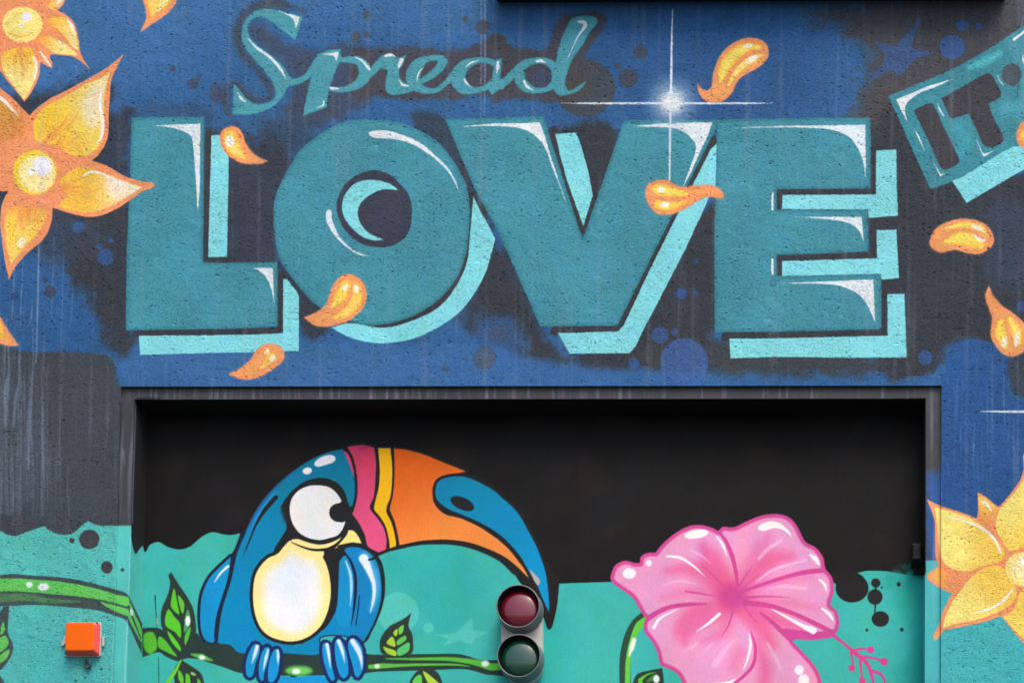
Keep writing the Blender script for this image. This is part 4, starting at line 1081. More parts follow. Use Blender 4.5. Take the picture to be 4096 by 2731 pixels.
    stroke([(1418, 1338), (1424, 1600), (1430, 2300)], [6, 6, 6], (24, 60, 58), soft=3)

    def leaf(pts, cells, label, white=None):
        i_ = part('leaf', label)
        fill(pts, (44, 58, 50), soft=5)
        for c_, col in cells:
            fill(c_, col, soft=5)
        if white:
            blob(white[0], white[1], white[2], (228, 238, 234), white[3], soft=14)
    G1, G2 = (88, 196, 46), (170, 208, 62)
    leaf([(1535, 575, 1), (1600, 680), (1680, 800), (1730, 900), (1750, 1000), (1755, 1115), (1700, 1180), (1620, 1290), (1540, 1200), (1460, 1090), (1440, 1010), (1450, 900), (1500, 780), (1525, 680), (1508, 600, 1)],
         [([(1560, 715), (1580, 800), (1595, 880), (1605, 950), (1560, 920), (1530, 870), (1540, 790)], G1), ([(1595, 780), (1650, 850), (1640, 945), (1615, 900)], (100, 190, 60)), ([(1510, 905), (1560, 970), (1615, 1040), (1618, 1160), (1570, 1110), (1490, 1060), (1480, 980)], G1), ([(1680, 905), (1702, 960), (1700, 1040), (1650, 1115), (1655, 1000)], (80, 150, 100)), ([(1705, 1060), (1700, 1130), (1660, 1227), (1660, 1130)], (80, 180, 60)), ([(1500, 1100), (1560, 1160), (1615, 1240), (1617, 1282), (1540, 1200)], G1)],
         'large green leaf standing on the branch left of the toucan', (1683, 1010, 22, 46))
    leaf([(1620, 1355, 1), (1740, 1430), (1800, 1480), (1830, 1568), (1850, 1750), (1600, 1800), (1570, 1600), (1560, 1450)],
         [([(1600, 1450), (1640, 1500), (1642, 1580), (1600, 1530)], G1), ([(1665, 1480), (1700, 1500), (1707, 1640), (1667, 1600)], G1), ([(1770, 1520), (1800, 1560), (1805, 1640), (1775, 1590)], G1), ([(1710, 1465), (1750, 1480), (1750, 1500), (1712, 1490)], (150, 190, 130))],
         'green leaf hanging under the branch at the lower left')
    part('stem', 'short green twig crossing under the branch')
    stroke([(1622, 1362), (1570, 1460), (1500, 1568), (1440, 1700)], [14, 30, 36, 40], (112, 200, 60), soft=5)
    at('Q')
    leaf([(325, 935, 1), (300, 1050), (330, 1120), (342, 1200), (318, 1305), (70, 1305), (42, 1230), (58, 1150), (128, 1060), (220, 1010), (280, 975)],
         [([(110, 1190), (150, 1150), (175, 1180), (180, 1240), (108, 1215)], G2), ([(165, 1112), (200, 1080), (197, 1140), (175, 1142)], G2), ([(210, 1080), (255, 1045), (250, 1110), (218, 1132)], (110, 200, 80)), ([(200, 1185), (270, 1140), (278, 1180), (200, 1230)], (96, 196, 84)), ([(200, 1265), (300, 1200), (312, 1240), (290, 1290), (210, 1322)], (84, 192, 110)), ([(72, 1240), (110, 1250), (185, 1280), (187, 1322), (110, 1300)], G2)],
         'small yellow-green leaf on top of the branch, left of the signal')
    leaf([(300, 1640), (310, 1560), (345, 1495), (410, 1440), (520, 1445), (580, 1500), (605, 1600), (560, 1800), (330, 1800)],
         [([(335, 1560), (375, 1500), (412, 1495), (420, 1568), (380, 1640)], (96, 200, 90)), ([(430, 1458), (520, 1520), (575, 1575), (565, 1640), (480, 1570)], G2)],
         'small yellow-green leaf under the branch, left of the signal')
    # ---- hibiscus
    at('R')
    st = part('flower_stem', 'curved green stem of the pink flower')
    stroke([(430, 930), (330, 1030), (268, 1150), (232, 1300), (222, 1450), (232, 1700), (260, 2200)], [60, 92, 100, 100, 100, 100, 100], (42, 72, 60), soft=5)
    stroke([(425, 985), (350, 1050), (300, 1150), (262, 1300), (248, 1450), (250, 1700), (280, 2200)], [50, 64, 46, 44, 44, 46, 46], (98, 200, 60), soft=6)
    stroke([(305, 1180), (285, 1250), (262, 1320)], [40, 42, 14], (226, 238, 226), soft=14)
    leaf([(556, 1432, 1), (570, 1530), (570, 1650), (500, 1800), (280, 1800), (290, 1600), (330, 1490), (430, 1455)],
         [([(345, 1530), (430, 1480), (500, 1470), (420, 1500), (350, 1570)], G1), ([(420, 1540), (500, 1480), (520, 1520), (430, 1560)], (70, 130, 60)), ([(330, 1600), (380, 1540), (370, 1640)], G1)],
         'green leaf beside the stem of the pink flower', (505, 1530, 28, 36))
    hb = part('hibiscus', 'large pink five-petalled flower with magenta outline')
    MG = (206, 72, 146)
    hib = [(95, 640), (110, 560), (150, 500), (230, 470), (310, 490), (355, 490, 1), (370, 430), (430, 400), (495, 400, 1), (560, 320), (680, 220), (800, 160), (900, 150), (1000, 175), (1060, 205, 1), (1100, 168), (1200, 170), (1330, 110), (1450, 65), (1570, 52), (1680, 75), (1760, 150), (1840, 300), (1930, 350), (2000, 440), (2020, 540), (2080, 620), (2095, 740), (2065, 860), (2120, 920), (2145, 1020), (2120, 1110), (2060, 1160), (1900, 1178), (1730, 1180), (1800, 1270), (1900, 1380), (1960, 1480), (1985, 1568), (2000, 1900), (1700, 2150), (1100, 2150), (780, 1800), (740, 1568), (690, 1480), (600, 1430), (540, 1400), (510, 1280), (460, 1190), (400, 1110), (390, 1040), (410, 985, 1), (380, 950), (330, 860), (280, 790), (150, 700)]
    fill(hib, MG, soft=6)
    fill(hib, (228, 154, 196), soft=22, inset=34, assign=False)
    clip_to(hib, inset=30)
    HOT = (228, 92, 146)
    for p, w_, a in (([(1180, 800), (1000, 480), (920, 330)], [200, 200, 60], .8), ([(1180, 800), (880, 560), (600, 560)], [160, 160, 40], .7), ([(1180, 800), (850, 740), (560, 800)], [100, 90, 30], .45), ([(1180, 800), (1450, 380), (1500, 260)], [200, 180, 60], .45), ([(1180, 800), (1550, 460), (1720, 430)], [160, 150, 60], .75), ([(1180, 800), (1700, 640), (1900, 620)], [100, 60, 20], .4), ([(1180, 800), (1750, 860), (1980, 900)], [140, 60, 20], .45), ([(1180, 800), (1500, 960), (1800, 1080)], [140, 150, 60], .8), ([(1180, 850), (900, 960), (760, 1080), (760, 1200)], [160, 240, 200, 60], .75), ([(1180, 850), (1100, 1100), (900, 1200)], [160, 120, 40], .5), ([(1180, 850), (1450, 1080), (1560, 1230)], [120, 150, 60], .8), ([(1250, 1300), (1200, 1420)], [120, 100], .4), ([(1420, 1200), (1480, 1450), (1440, 1700)], [50, 130, 100], .75)):
        stroke(p, w_, HOT, soft=120, alpha=a, assign=False)
    clip_to(None)
    clip_to(hib, inset=26)
    for p, w_, a in (([(1060, 205), (1130, 300), (1190, 450), (1222, 600), (1235, 720)], [30, 34, 40, 34, 20], 1), ([(2040, 555), (1850, 572), (1650, 620), (1450, 685), (1280, 745)], [44, 44, 36, 34, 24], 1), ([(1290, 845), (1500, 872), (1700, 930), (1900, 1020), (2100, 1120)], [52, 46, 40, 40, 44], 1), ([(950, 858), (800, 862), (650, 880), (540, 920), (430, 985)], [16, 36, 40, 44, 50], 1), ([(1440, 940), (1540, 1020), (1650, 1120), (1740, 1190)], [24, 34, 50, 70], 1), ([(1350, 1100), (1392, 1250), (1372, 1400), (1290, 1500), (1180, 1590)], [8, 28, 32, 30, 24], 1),
                     ([(890, 490), (1000, 590), (1110, 700)], [4, 12, 16], .8), ([(770, 745), (900, 765), (1030, 790)], [20, 18, 8], .85), ([(1368, 518), (1310, 600), (1250, 690)], [6, 14, 18], .8), ([(1430, 590), (1330, 670), (1280, 730)], [4, 12, 18], .6), ([(1310, 800), (1500, 790), (1700, 800)], [26, 18, 5], .9), ([(1190, 930), (1150, 1050), (1085, 1155)], [20, 14, 5], .85), ([(1290, 880), (1350, 960), (1425, 1035)], [20, 12, 4], .8)):
        stroke(p, w_, MG if a == 1 else (204, 76, 140), soft=6, alpha=a, assign=False)
    clip_to(None)
    CUR['part'] = hb
    # foot under the right petal
    stroke([(1660, 1110), (1800, 1135), (1950, 1140), (2080, 1110)], [70, 80, 70, 50], MG, soft=8)
    part('flower_centre', 'deep magenta throat', hb)
    blob(1180, 790, 120, (206, 72, 146), 115, soft=130)
    CUR['part'] = hb
    HW = (244, 238, 244)
    for p, w_ in (([(600, 430), (720, 445), (840, 520), (940, 612)], [20, 26, 20, 4]), ([(1040, 250), (1100, 330), (1136, 432)], [10, 26, 6]), ([(1885, 420), (1925, 450), (1960, 500)], [20, 44, 22]), ([(1965, 640), (2010, 680), (2032, 750)], [16, 28, 6]), ([(1990, 900), (2045, 940), (2088, 1000)], [20, 30, 16]), ([(1535, 900), (1700, 990), (1820, 1055), (1910, 1095)], [6, 26, 36, 64]), ([(482, 1070), (540, 985), (695, 905)], [28, 24, 5]), ([(860, 1108), (980, 1025), (1070, 948)], [4, 26, 30]), ([(1338, 1130), (1348, 1230), (1325, 1340), (1288, 1440)], [12, 24, 20, 6]), ([(870, 1600), (1050, 1590), (1150, 1568), (1215, 1528)], [20, 60, 36, 6])):
        stroke(p, w_, HW, soft=6, assign=False)
    for p, w_, a in (([(1400, 660), (1560, 550), (1850, 465)], [10, 26, 14], .75), ([(560, 690), (700, 652), (870, 682)], [4, 18, 4], .6), ([(1425, 455), (1500, 370), (1620, 290)], [26, 40, 30], .5), ([(800, 370), (900, 420), (990, 495)], [14, 24, 5], .5), ([(1490, 720), (1650, 700), (1850, 720)], [10, 40, 20], .5), ([(750, 1280), (850, 1225), (900, 1190)], [6, 20, 4], .5), ([(1500, 1210), (1580, 1350), (1650, 1500)], [16, 20, 6], .55), ([(1030, 1400), (1120, 1270), (1200, 1180)], [60, 40, 10], .4), ([(940, 1270), (1020, 1200)], [14, 8], .4)):
        stroke(p, w_, (240, 200, 226), soft=16, alpha=a, assign=False)
    fill([(755, 240), (850, 195), (950, 195), (970, 225), (920, 260), (800, 275)], (246, 240, 240), soft=10, assign=False)
    fill([(1415, 185), (1440, 145), (1530, 118), (1620, 140), (1700, 215), (1722, 262, 1), (1640, 195), (1560, 178), (1470, 205)], (246, 240, 238), soft=8, assign=False)
    for d in ((262, 585, 60, 48), (438, 492, 26, 28), (1785, 1448, 40, 44), (1825, 1540, 50, 52)):
        blob(d[0], d[1], d[2], HW, d[3], soft=14, assign=False)
    part('stamen', 'magenta stamens with round tips', hb)
    at('S')
    for p, w_ in (([(520, 1130), (600, 1190), (660, 1240), (720, 1290), (800, 1355), (850, 1420), (890, 1568), (920, 1800)], [34, 26, 26, 40, 32, 34, 24, 20]), ([(700, 1275), (780, 1260), (865, 1265)], [26, 22, 20]), ([(780, 1330), (880, 1340), (985, 1372)], [26, 22, 18]), ([(685, 1290), (700, 1350), (706, 1430)], [22, 16, 16]), ([(770, 1360), (780, 1450), (790, 1545)], [26, 20, 16]), ([(860, 1455), (940, 1475), (985, 1530), (1010, 1650)], [30, 26, 22, 18])):
        stroke(p, w_, (208, 66, 140), soft=5)
    for x, y, r_ in ((865, 1267, 32), (985, 1374, 36), (698, 1432, 31), (790, 1545, 31)):
        blob(x, y, r_, (208, 66, 140), soft=5)


paint_facade()
paint_back()
print('painted in %.1fs' % (time.time() - T0))
#@@MESH@@

# ------------------------------------------------------------------ the building
if bpy:
    # world frame: x along the facade, y into the wall, z up; facade plane is y = 0
    W_ = 3273 * 0.00118                      # doorway width
    ZT = ZB                                  # lintel edge of the shallow rebate
    XL, XR, ZI = 0.05825291, 3.78855173, -0.05459808 + ZB
    STEP, DEPTH = 0.012, 0.11651888
    YB = STEP + DEPTH                        # recessed wall plane
    CELL = 0.00236
    zbot = float(on_plane(2048, 2960)[2])
    XA, XB = float(on_plane(-220, 1400)[0]), float(on_plane(4320, 1400)[0])
    ZTOP = float(on_plane(2048, -220)[2])

    def lin(c):
        return np.where(c <= 0.04045, c / 12.92, ((c + 0.055) / 1.055) ** 2.4)

    # ---- materials -------------------------------------------------------
    def newmat(name):
        m = bpy.data.materials.new(name)
        m.use_nodes = True
        n = m.node_tree
        return m, n, n.nodes['Principled BSDF']

    def nd(n, t, **k):
        o = n.nodes.new(t)
        for a, b in k.items():
            if a == 'inp':
                for i, v in b.items():
                    o.inputs[i].default_value = v
            else:
                setattr(o, a, b)
        return o

    def math_(n, op, a, b=None, clamp=False):
        o = n.nodes.new('ShaderNodeMath')
        o.operation = op
        o.use_clamp = clamp
        for i, v in enumerate((a, b)):
            if v is None:
                continue
            if isinstance(v, (int, float)):
                o.inputs[i].default_value = v
            else:
                n.links.new(v, o.inputs[i])
        return o.outputs[0]

    def ramp(n, v, a, b, c=0.0, d=1.0):
        o = nd(n, 'ShaderNodeMapRange', interpolation_type='SMOOTHSTEP', inp={1: a, 2: b, 3: c, 4: d})
        n.links.new(v, o.inputs[0])
        return o.outputs[0]

    def painted(name, pits, grain, rough, tint=0.06, streak=0.0, spec=0.10, bump=.004, chroma=.065):
        """sprayed masonry paint over plaster; the colour is the paint itself, the relief is in the plaster"""
        m, n, p = newmat(name)
        L = n.links
        at_ = nd(n, 'ShaderNodeAttribute', attribute_name='paint')
        geo = nd(n, 'ShaderNodeNewGeometry')
        pos = geo.outputs['Position']

        def noise(scale, stretch=(1, 1, 1), detail=2.0, rough_=0.5):
            mp = nd(n, 'ShaderNodeMapping', inp={3: stretch})
            L.new(pos, mp.inputs[0])
            t = nd(n, 'ShaderNodeTexNoise', inp={'Scale': scale, 'Detail': detail, 'Roughness': rough_})
            L.new(mp.outputs[0], t.inputs['Vector'])
            return t.outputs['Fac']
        # paint unevenness, faded patches and fine speckle
        big_ = ramp(n, noise(3.0, detail=4), .3, .7, 1 - tint, 1 + tint)
        fine = ramp(n, noise(160.0, detail=3), .25, .75, 1 - tint * .9, 1 + tint * .9)
        v = math_(n, 'MULTIPLY', big_, fine)
        mx = nd(n, 'ShaderNodeMix', data_type='RGBA', blend_type='MULTIPLY', inp={0: 1.0})
        L.new(at_.outputs['Color'], mx.inputs[6])
        cmb = nd(n, 'ShaderNodeCombineColor')
        for i in range(3):
            L.new(v, cmb.inputs[i])
        L.new(cmb.outputs[0], mx.inputs[7])
        col = mx.outputs[2]
        if streak:
            st = ramp(n, noise(26.0, (1, 1, .045), detail=3), .52, .78, 0, streak)
            m2 = nd(n, 'ShaderNodeMix', data_type='RGBA', inp={7: (.30, .36, .44, 1)})
            L.new(st, m2.inputs[0])
            L.new(col, m2.inputs[6])
            col = m2.outputs[2]
        # the tint drifts between brownish and bluish from patch to patch
        warm = ramp(n, noise(7.0, (1, 1, .5), detail=5, rough_=.6), .3, .7, 1 - chroma, 1 + chroma)
        cool = ramp(n, noise(11.0, (1, 1, .6), detail=5, rough_=.6), .3, .7, 1 - chroma, 1 + chroma)
        c3 = nd(n, 'ShaderNodeCombineColor', inp={1: 1.0})
        L.new(warm, c3.inputs[0])
        L.new(cool, c3.inputs[2])
        m3 = nd(n, 'ShaderNodeMix', data_type='RGBA', blend_type='MULTIPLY', inp={0: 1.0})
        L.new(col, m3.inputs[6])
        L.new(c3.outputs[0], m3.inputs[7])
        col = m3.outputs[2]
        L.new(col, p.inputs['Base Color'])
        p.inputs['Roughness'].default_value = rough
        p.inputs['Specular IOR Level'].default_value = spec
        # relief: rubbed render, grainy, with torn lens-shaped pits of two sizes
        dens = ramp(n, noise(4.0, detail=2), .32, .62, -.03, .03)

        def pit(src, th, k):
            return math_(n, 'MULTIPLY', math_(n, 'MAXIMUM', math_(n, 'SUBTRACT', src, th), 0.0), k)
        a = math_(n, 'ADD', noise(85.0, (1, 1, 2.0), detail=1.5, rough_=.5), dens)
        b = math_(n, 'ADD', noise(170.0, (1, 1, 1.7), detail=1.0), dens)
        deep = math_(n, 'MINIMUM', math_(n, 'ADD', pit(a, .60, 9.0), pit(b, .60, 4.5)), 1.0)
        h = math_(n, 'SUBTRACT', math_(n, 'MULTIPLY', noise(150.0, (1, 1, 1.3), detail=4, rough_=.65), grain), math_(n, 'MULTIPLY', deep, pits))
        h = math_(n, 'ADD', h, math_(n, 'MULTIPLY', noise(18.0, detail=3), grain * 2.0))
        bp = nd(n, 'ShaderNodeBump', inp={'Strength': 1.0, 'Distance': bump})
        L.new(h, bp.inputs['Height'])
        L.new(bp.outputs[0], p.inputs['Normal'])
        return m

    def plain(name, col, rough=.5, metal=0.0, bump=0.0, scale=60, coat=0.0, trans=0.0, var=.08):
        m, n, p = newmat(name)
        L = n.links
        geo = nd(n, 'ShaderNodeNewGeometry')
        t = nd(n, 'ShaderNodeTexNoise', inp={'Scale': scale, 'Detail': 4.0})
        L.new(geo.outputs['Position'], t.inputs['Vector'])
        c = nd(n, 'ShaderNodeMix', data_type='RGBA', inp={6: [x * (1 - var * 2) for x in col] + [1], 7: [min(1, x * (1 + var * 2)) for x in col] + [1]})
        L.new(t.outputs['Fac'], c.inputs[0])
        L.new(c.outputs[2], p.inputs['Base Color'])
        p.inputs['Roughness'].default_value = rough
        p.inputs['Metallic'].default_value = metal
        p.inputs['Coat Weight'].default_value = coat
        p.inputs['Transmission Weight'].default_value = trans
        p.inputs['Specular IOR Level'].default_value = .5 if rough < .45 else .15
        if bump:
            bp = nd(n, 'ShaderNodeBump', inp={'Strength': bump, 'Distance': .002})
            L.new(t.outputs['Fac'], bp.inputs['Height'])
            L.new(bp.outputs[0], p.inputs['Normal'])
        return m

    M_ren = painted('painted_render', 1.0, .75, .8, .06, .16, bump=.0045)
    M_smooth = painted('painted_smooth', .05, .12, .7, .07, .0, chroma=.08)
    M_band = painted('painted_frame', .12, .30, .6, .10, .35)
    M_soffit = plain('soffit_paint', (.012, .012, .014), .7)  # black paint of the doorway soffit
    M_asph = plain('asphalt', (.07, .07, .072), .9, bump=.6, scale=40)
    M_conc = plain('far_render', (.12, .2, .3), .8)

    # ---- surfaces: painted grids merged where the paint is flat ----------
    GROUPS = {}                              # (thing, part index) -> list of chunks

    def sample(cv, uv, plain_col=None):
        x = (uv[:, 0] - cv.x0) / S
        y = (uv[:, 1] - cv.y0) / S
        xc, yc = np.clip(x, 0, cv.w - 1.001), np.clip(y, 0, cv.h - 1.001)
        xi, yi = xc.astype(int), yc.astype(int)
        fx, fy = (xc - xi)[:, None], (yc - yi)[:, None]
        c = (cv.rgb[yi, xi] * (1 - fx) + cv.rgb[yi, xi + 1] * fx) * (1 - fy) + (cv.rgb[yi + 1, xi] * (1 - fx) + cv.rgb[yi + 1, xi + 1] * fx) * fy
        if plain_col is not None:
            out = np.hypot(x - xc, y - yc) * S
            t = np.clip(out / 160, 0, 1)[:, None]
            t = t * t * (3 - 2 * t)
            c = c * (1 - t) + np.array(plain_col) / 255 * t
        return c, cv.lab[np.clip(np.round(y).astype(int), 0, cv.h - 1), np.clip(np.round(x).astype(int), 0, cv.w - 1)]

    def torn_pits(dep, x0, z0, cx_, cz_):
        """lens-shaped pits torn in the rubbed render: depth in metres on the grid of the surface"""
        r = np.random.RandomState(int(abs(x0 * 1000 + z0 * 77)) % 9999)
        h, w = dep.shape
        area = h * w * cx_ * cz_
        for dens_, a0, a1, b0, b1, d0, d1 in ((280, .0045, .0095, .0025, .0042, .0018, .0036), (1700, .002, .005, .0017, .0028, .0009, .0022)):
            n_ = int(area * dens_)
            px, pz = r.rand(n_) * w * cx_, r.rand(n_) * h * cz_
            for k in range(n_):
                m = math.sin(px[k] * 5.1 + 2 * math.sin(pz[k] * 3.3)) * math.sin(pz[k] * 6.7 + px[k])
                if r.rand() < .28 - .3 * m:
                    continue
                a, b = r.uniform(a0, a1), r.uniform(b0, b1)
                t = r.normal(-.12, .22)
                d = r.uniform(d0, d1)
                i0, i1 = max(0, int((px[k] - a - b) / cx_)), min(w, int((px[k] + a + b) / cx_) + 2)
                j0, j1 = max(0, int((pz[k] - a) / cz_)), min(h, int((pz[k] + a) / cz_) + 2)
                if i1 - i0 < 2 or j1 - j0 < 2:
                    continue
                X = (np.arange(i0, i1) * cx_ - px[k])[None, :]
                Z_ = (np.arange(j0, j1) * cz_ - pz[k])[:, None]
                u, v = X * math.cos(t) + Z_ * math.sin(t), -X * math.sin(t) + Z_ * math.cos(t)
                v = v + .35 * b * np.sin(u / a * 2.3 + k)
                q = np.clip(1 - (u / a) ** 2 - (v / b) ** 2, 0, 1) ** .7 * d
                sub = dep[j0:j1, i0:i1]
                np.maximum(sub, q, out=sub)
        dep[0], dep[-1], dep[:, 0], dep[:, -1] = 0, 0, 0, 0
        return dep

    def surface(thing, mat, org, U, V, lu, lv, cv, cell=CELL, remap=None, tol=.011, flip=False, tint=1.0, plain_col=None, labels=True, relief=False):
        """rectangle org + a*U + b*V, a in 0..lu, b in 0..lv; colours and part ids come from canvas cv"""
        nu, nv = max(1, round(lu / cell)), max(1, round(lv / cell))
        if nu > 40:
            nu = int(math.ceil(nu / 16) * 16)
        if nv > 40:
            nv = int(math.ceil(nv / 16) * 16)
        org, U, V = (np.array(q, float) for q in (org, U, V))

        def pts(ia, ib):
            return org + (ia / nu * lu)[:, None] * U + (ib / nv * lv)[:, None] * V
        a, b = np.meshgrid(np.arange(nu + 1), np.arange(nv + 1))
        P = pts(a.ravel(), b.ravel())
        col, _ = sample(cv, project(P), plain_col)
        col = (col * tint).reshape(nv + 1, nu + 1, 3)
        a2, b2 = np.meshgrid(np.arange(nu) + .5, np.arange(nv) + .5)
        _, lab = sample(cv, project(pts(a2.ravel(), b2.ravel())))
        lab = lab.reshape(nv, nu) if labels else np.zeros((nv, nu), int)
        dep = np.zeros((nv + 1, nu + 1), np.float32)
        if relief:
            dep = torn_pits(dep, org[0], org[2], lu / nu, lv / nv)
            P = P + dep.ravel()[:, None] * np.array([0, 1.0, 0])
        done = np.zeros((nv, nu), bool)
        quads = []                           # i, j, size, label
        for s_ in (16, 8, 4, 2):
            bu, bv = nu // s_, nv // s_
            if not bu or not bv:
                continue
            L4 = lab[:bv * s_, :bu * s_].reshape(bv, s_, bu, s_)
            ok = (L4.min((1, 3)) == L4.max((1, 3)))
            ok &= ~done[:bv * s_, :bu * s_].reshape(bv, s_, bu, s_).any((1, 3))
            c00 = col[0:bv * s_:s_, 0:bu * s_:s_]
            c10 = col[0:bv * s_:s_, s_:bu * s_ + 1:s_]
            c01 = col[s_:bv * s_ + 1:s_, 0:bu * s_:s_]
            c11 = col[s_:bv * s_ + 1:s_, s_:bu * s_ + 1:s_]
            if relief:
                dm = np.zeros((bv, bu), bool)
                for j in range(s_ + 1):
                    for i in range(s_ + 1):
                        dm |= dep[np.arange(bv)[:, None] * s_ + j, np.arange(bu)[None] * s_ + i] > .00025
                ok &= ~dm
            for j in range(s_ + 1):
                for i in range(s_ + 1):
                    fx, fy = i / s_, j / s_
                    pr = (c00 * (1 - fx) + c10 * fx) * (1 - fy) + (c01 * (1 - fx) + c11 * fx) * fy
                    ac = col[j:j + bv * s_:s_, i:i + bu * s_:s_][:bv, :bu]
                    if ac.shape != pr.shape:
                        ac = col[np.arange(bv)[:, None] * s_ + j, np.arange(bu)[None] * s_ + i]
                    ok &= (np.abs(pr - ac).max(2) < tol)
            jj, ii = np.nonzero(ok)
            if len(jj):
                quads.append(np.stack([ii * s_, jj * s_, np.full(len(ii), s_), lab[jj * s_, ii * s_]], 1))
                m = np.repeat(np.repeat(ok, s_, 0), s_, 1)
                done[:bv * s_, :bu * s_] |= m
        jj, ii = np.nonzero(~done)
        quads.append(np.stack([ii, jj, np.ones(len(ii), int), lab[jj, ii]], 1))
        Q = np.concatenate(quads)
        colf = lin(np.clip(col.reshape(-1, 3), 0, 1)).astype(np.float32)
        for lb in np.unique(Q[:, 3]):
            q_ = Q[Q[:, 3] == lb]
            i, j, s_ = q_[:, 0], q_[:, 1], q_[:, 2]
            k = np.stack([j * (nu + 1) + i, j * (nu + 1) + i + s_, (j + s_) * (nu + 1) + i + s_, (j + s_) * (nu + 1) + i], 1)
            if flip:
                k = k[:, ::-1]
            uq, inv = np.unique(k.ravel(), return_inverse=True)
            GROUPS.setdefault((thing, int(remap) if remap is not None and lb == 0 else int(lb)), []).append((P[uq], inv.reshape(-1, 4), colf[uq], mat))

    PARTS.append(dict(name='door_frame', parent=0, label='shallow painted rebate framing the doorway'))
    P_FRAME = len(PARTS) - 1
    PARTS.append(dict(name='reveal', parent=0, label='painted left side of the doorway'))
    P_REV = len(PARTS) - 1
    PARTS.append(dict(name='reveal', parent=0, label='darker right side of the doorway'))
    P_REV2 = len(PARTS) - 1
    X, Y, Z = (1, 0, 0), (0, 1, 0), (0, 0, 1)

    # facade above, left pier, right pier
    surface('F', M_ren, (XA, 0, ZT), X, Z, XB - XA, ZTOP - ZT, cvF, relief=True)
    surface('F', M_ren, (XA, 0, zbot), X, Z, -XA, ZT - zbot, cvF, relief=True)
    surface('F', M_ren, (W_, 0, zbot), X, Z, XB - W_, ZT - zbot, cvF, relief=True)

    # the rebate: a 12 mm step, its edges, then the reveal and the recessed wall
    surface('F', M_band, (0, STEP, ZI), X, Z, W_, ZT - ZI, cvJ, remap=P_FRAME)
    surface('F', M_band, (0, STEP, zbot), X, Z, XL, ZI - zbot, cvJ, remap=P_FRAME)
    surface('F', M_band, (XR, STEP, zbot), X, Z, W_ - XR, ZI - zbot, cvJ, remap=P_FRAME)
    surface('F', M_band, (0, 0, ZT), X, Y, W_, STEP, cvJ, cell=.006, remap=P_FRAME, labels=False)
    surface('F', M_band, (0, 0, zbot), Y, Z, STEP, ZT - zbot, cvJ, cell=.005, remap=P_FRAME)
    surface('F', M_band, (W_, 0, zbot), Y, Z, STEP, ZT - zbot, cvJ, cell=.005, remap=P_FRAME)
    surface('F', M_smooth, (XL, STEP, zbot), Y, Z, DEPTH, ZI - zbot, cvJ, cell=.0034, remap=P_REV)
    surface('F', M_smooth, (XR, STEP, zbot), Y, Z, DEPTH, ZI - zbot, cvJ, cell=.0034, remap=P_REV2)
    surface('B', M_smooth, (XL, YB, zbot), X, Z, XR - XL, ZI - zbot, cvB)
    # the same walls carried on beyond the frame, down to the ground
    NIGHT, SEA = (50, 66, 96), (74, 178, 176)
    WX0, WX1, WZ1 = -9.0, 13.0, 9.2
    for x0, x1, z0, z1, pc in ((WX0, XA, zbot, WZ1, NIGHT), (XB, WX1, zbot, WZ1, NIGHT), (XA, XB, ZTOP, WZ1, NIGHT), (WX0, 0, 0, zbot, SEA), (W_, WX1, 0, zbot, SEA)):
        surface('F', M_ren, (x0, 0, z0), X, Z, x1 - x0, z1 - z0, cvF, cell=.05, plain_col=pc, labels=False)
    surface('F', M_band, (0, STEP, 0), X, Z, XL, zbot, cvJ, cell=.05, remap=P_FRAME, plain_col=SEA, labels=False)
    surface('F', M_band, (XR, STEP, 0), X, Z, W_ - XR, zbot, cvJ, cell=.05, remap=P_FRAME, plain_col=SEA, labels=False)
    surface('F', M_smooth, (XL, STEP, 0), Y, Z, DEPTH, zbot, cvJ, cell=.05, remap=P_REV, plain_col=SEA, labels=False)
    surface('F', M_smooth, (XR, STEP, 0), Y, Z, DEPTH, zbot, cvJ, cell=.05, remap=P_REV2, plain_col=SEA, labels=False)
    surface('F', M_band, (0, 0, 0), Y, Z, STEP, zbot, cvJ, cell=.05, remap=P_FRAME, plain_col=SEA, labels=False)
    surface('F', M_band, (W_, 0, 0), Y, Z, STEP, zbot, cvJ, cell=.05, remap=P_FRAME, plain_col=SEA, labels=False)
    surface('B', M_smooth, (XL, YB, 0), X, Z, XR - XL, zbot, cvB, cell=.05, plain_col=SEA, labels=False)

    def new_obj(name, mesh, parent=None):
        o = bpy.data.objects.new(name, mesh)
        C.objects.link(o)
        if parent:
            o.parent = parent
        return o

    def tag(o, label=None, cat=None, group=None, kind=None):
        if label:
            o['label'] = label
        if cat:
            o['category'] = cat
        if group:
            o['group'] = group
        if kind:
            o['kind'] = kind
        return o

    def mesh_from(chunks, name):
        vs, fs, cs, mi, mats, off = [], [], [], [], [], 0
        for P, q_, c, mat in chunks:
            if mat not in mats:
                mats.append(mat)
            vs.append(P)
            fs.append(q_ + off)
            cs.append(c)
            mi.append(np.full(len(q_), mats.index(mat), np.int32))
            off += len(P)
        V, Fq, Cc, MI = np.concatenate(vs), np.concatenate(fs), np.concatenate(cs), np.concatenate(mi)
        me = bpy.data.meshes.new(name)
        me.vertices.add(len(V))
        me.vertices.foreach_set('co', V.astype(np.float32).ravel())
        me.loops.add(Fq.size)
        me.loops.foreach_set('vertex_index', Fq.astype(np.int32).ravel())
        me.polygons.add(len(Fq))
        me.polygons.foreach_set('loop_start', np.arange(0, Fq.size, 4, dtype=np.int32))
        me.polygons.foreach_set('loop_total', np.full(len(Fq), 4, np.int32))
        for m_ in mats:
            me.materials.append(m_)
        me.polygons.foreach_set('material_index', MI)
        at_ = me.attributes.new('paint', 'FLOAT_COLOR', 'POINT')
        at_.data.foreach_set('color', np.concatenate([Cc, np.ones((len(Cc), 1), np.float32)], 1).ravel())
        me.update(calc_edges=True)
        return me

    facade = new_obj('facade_wall', None)
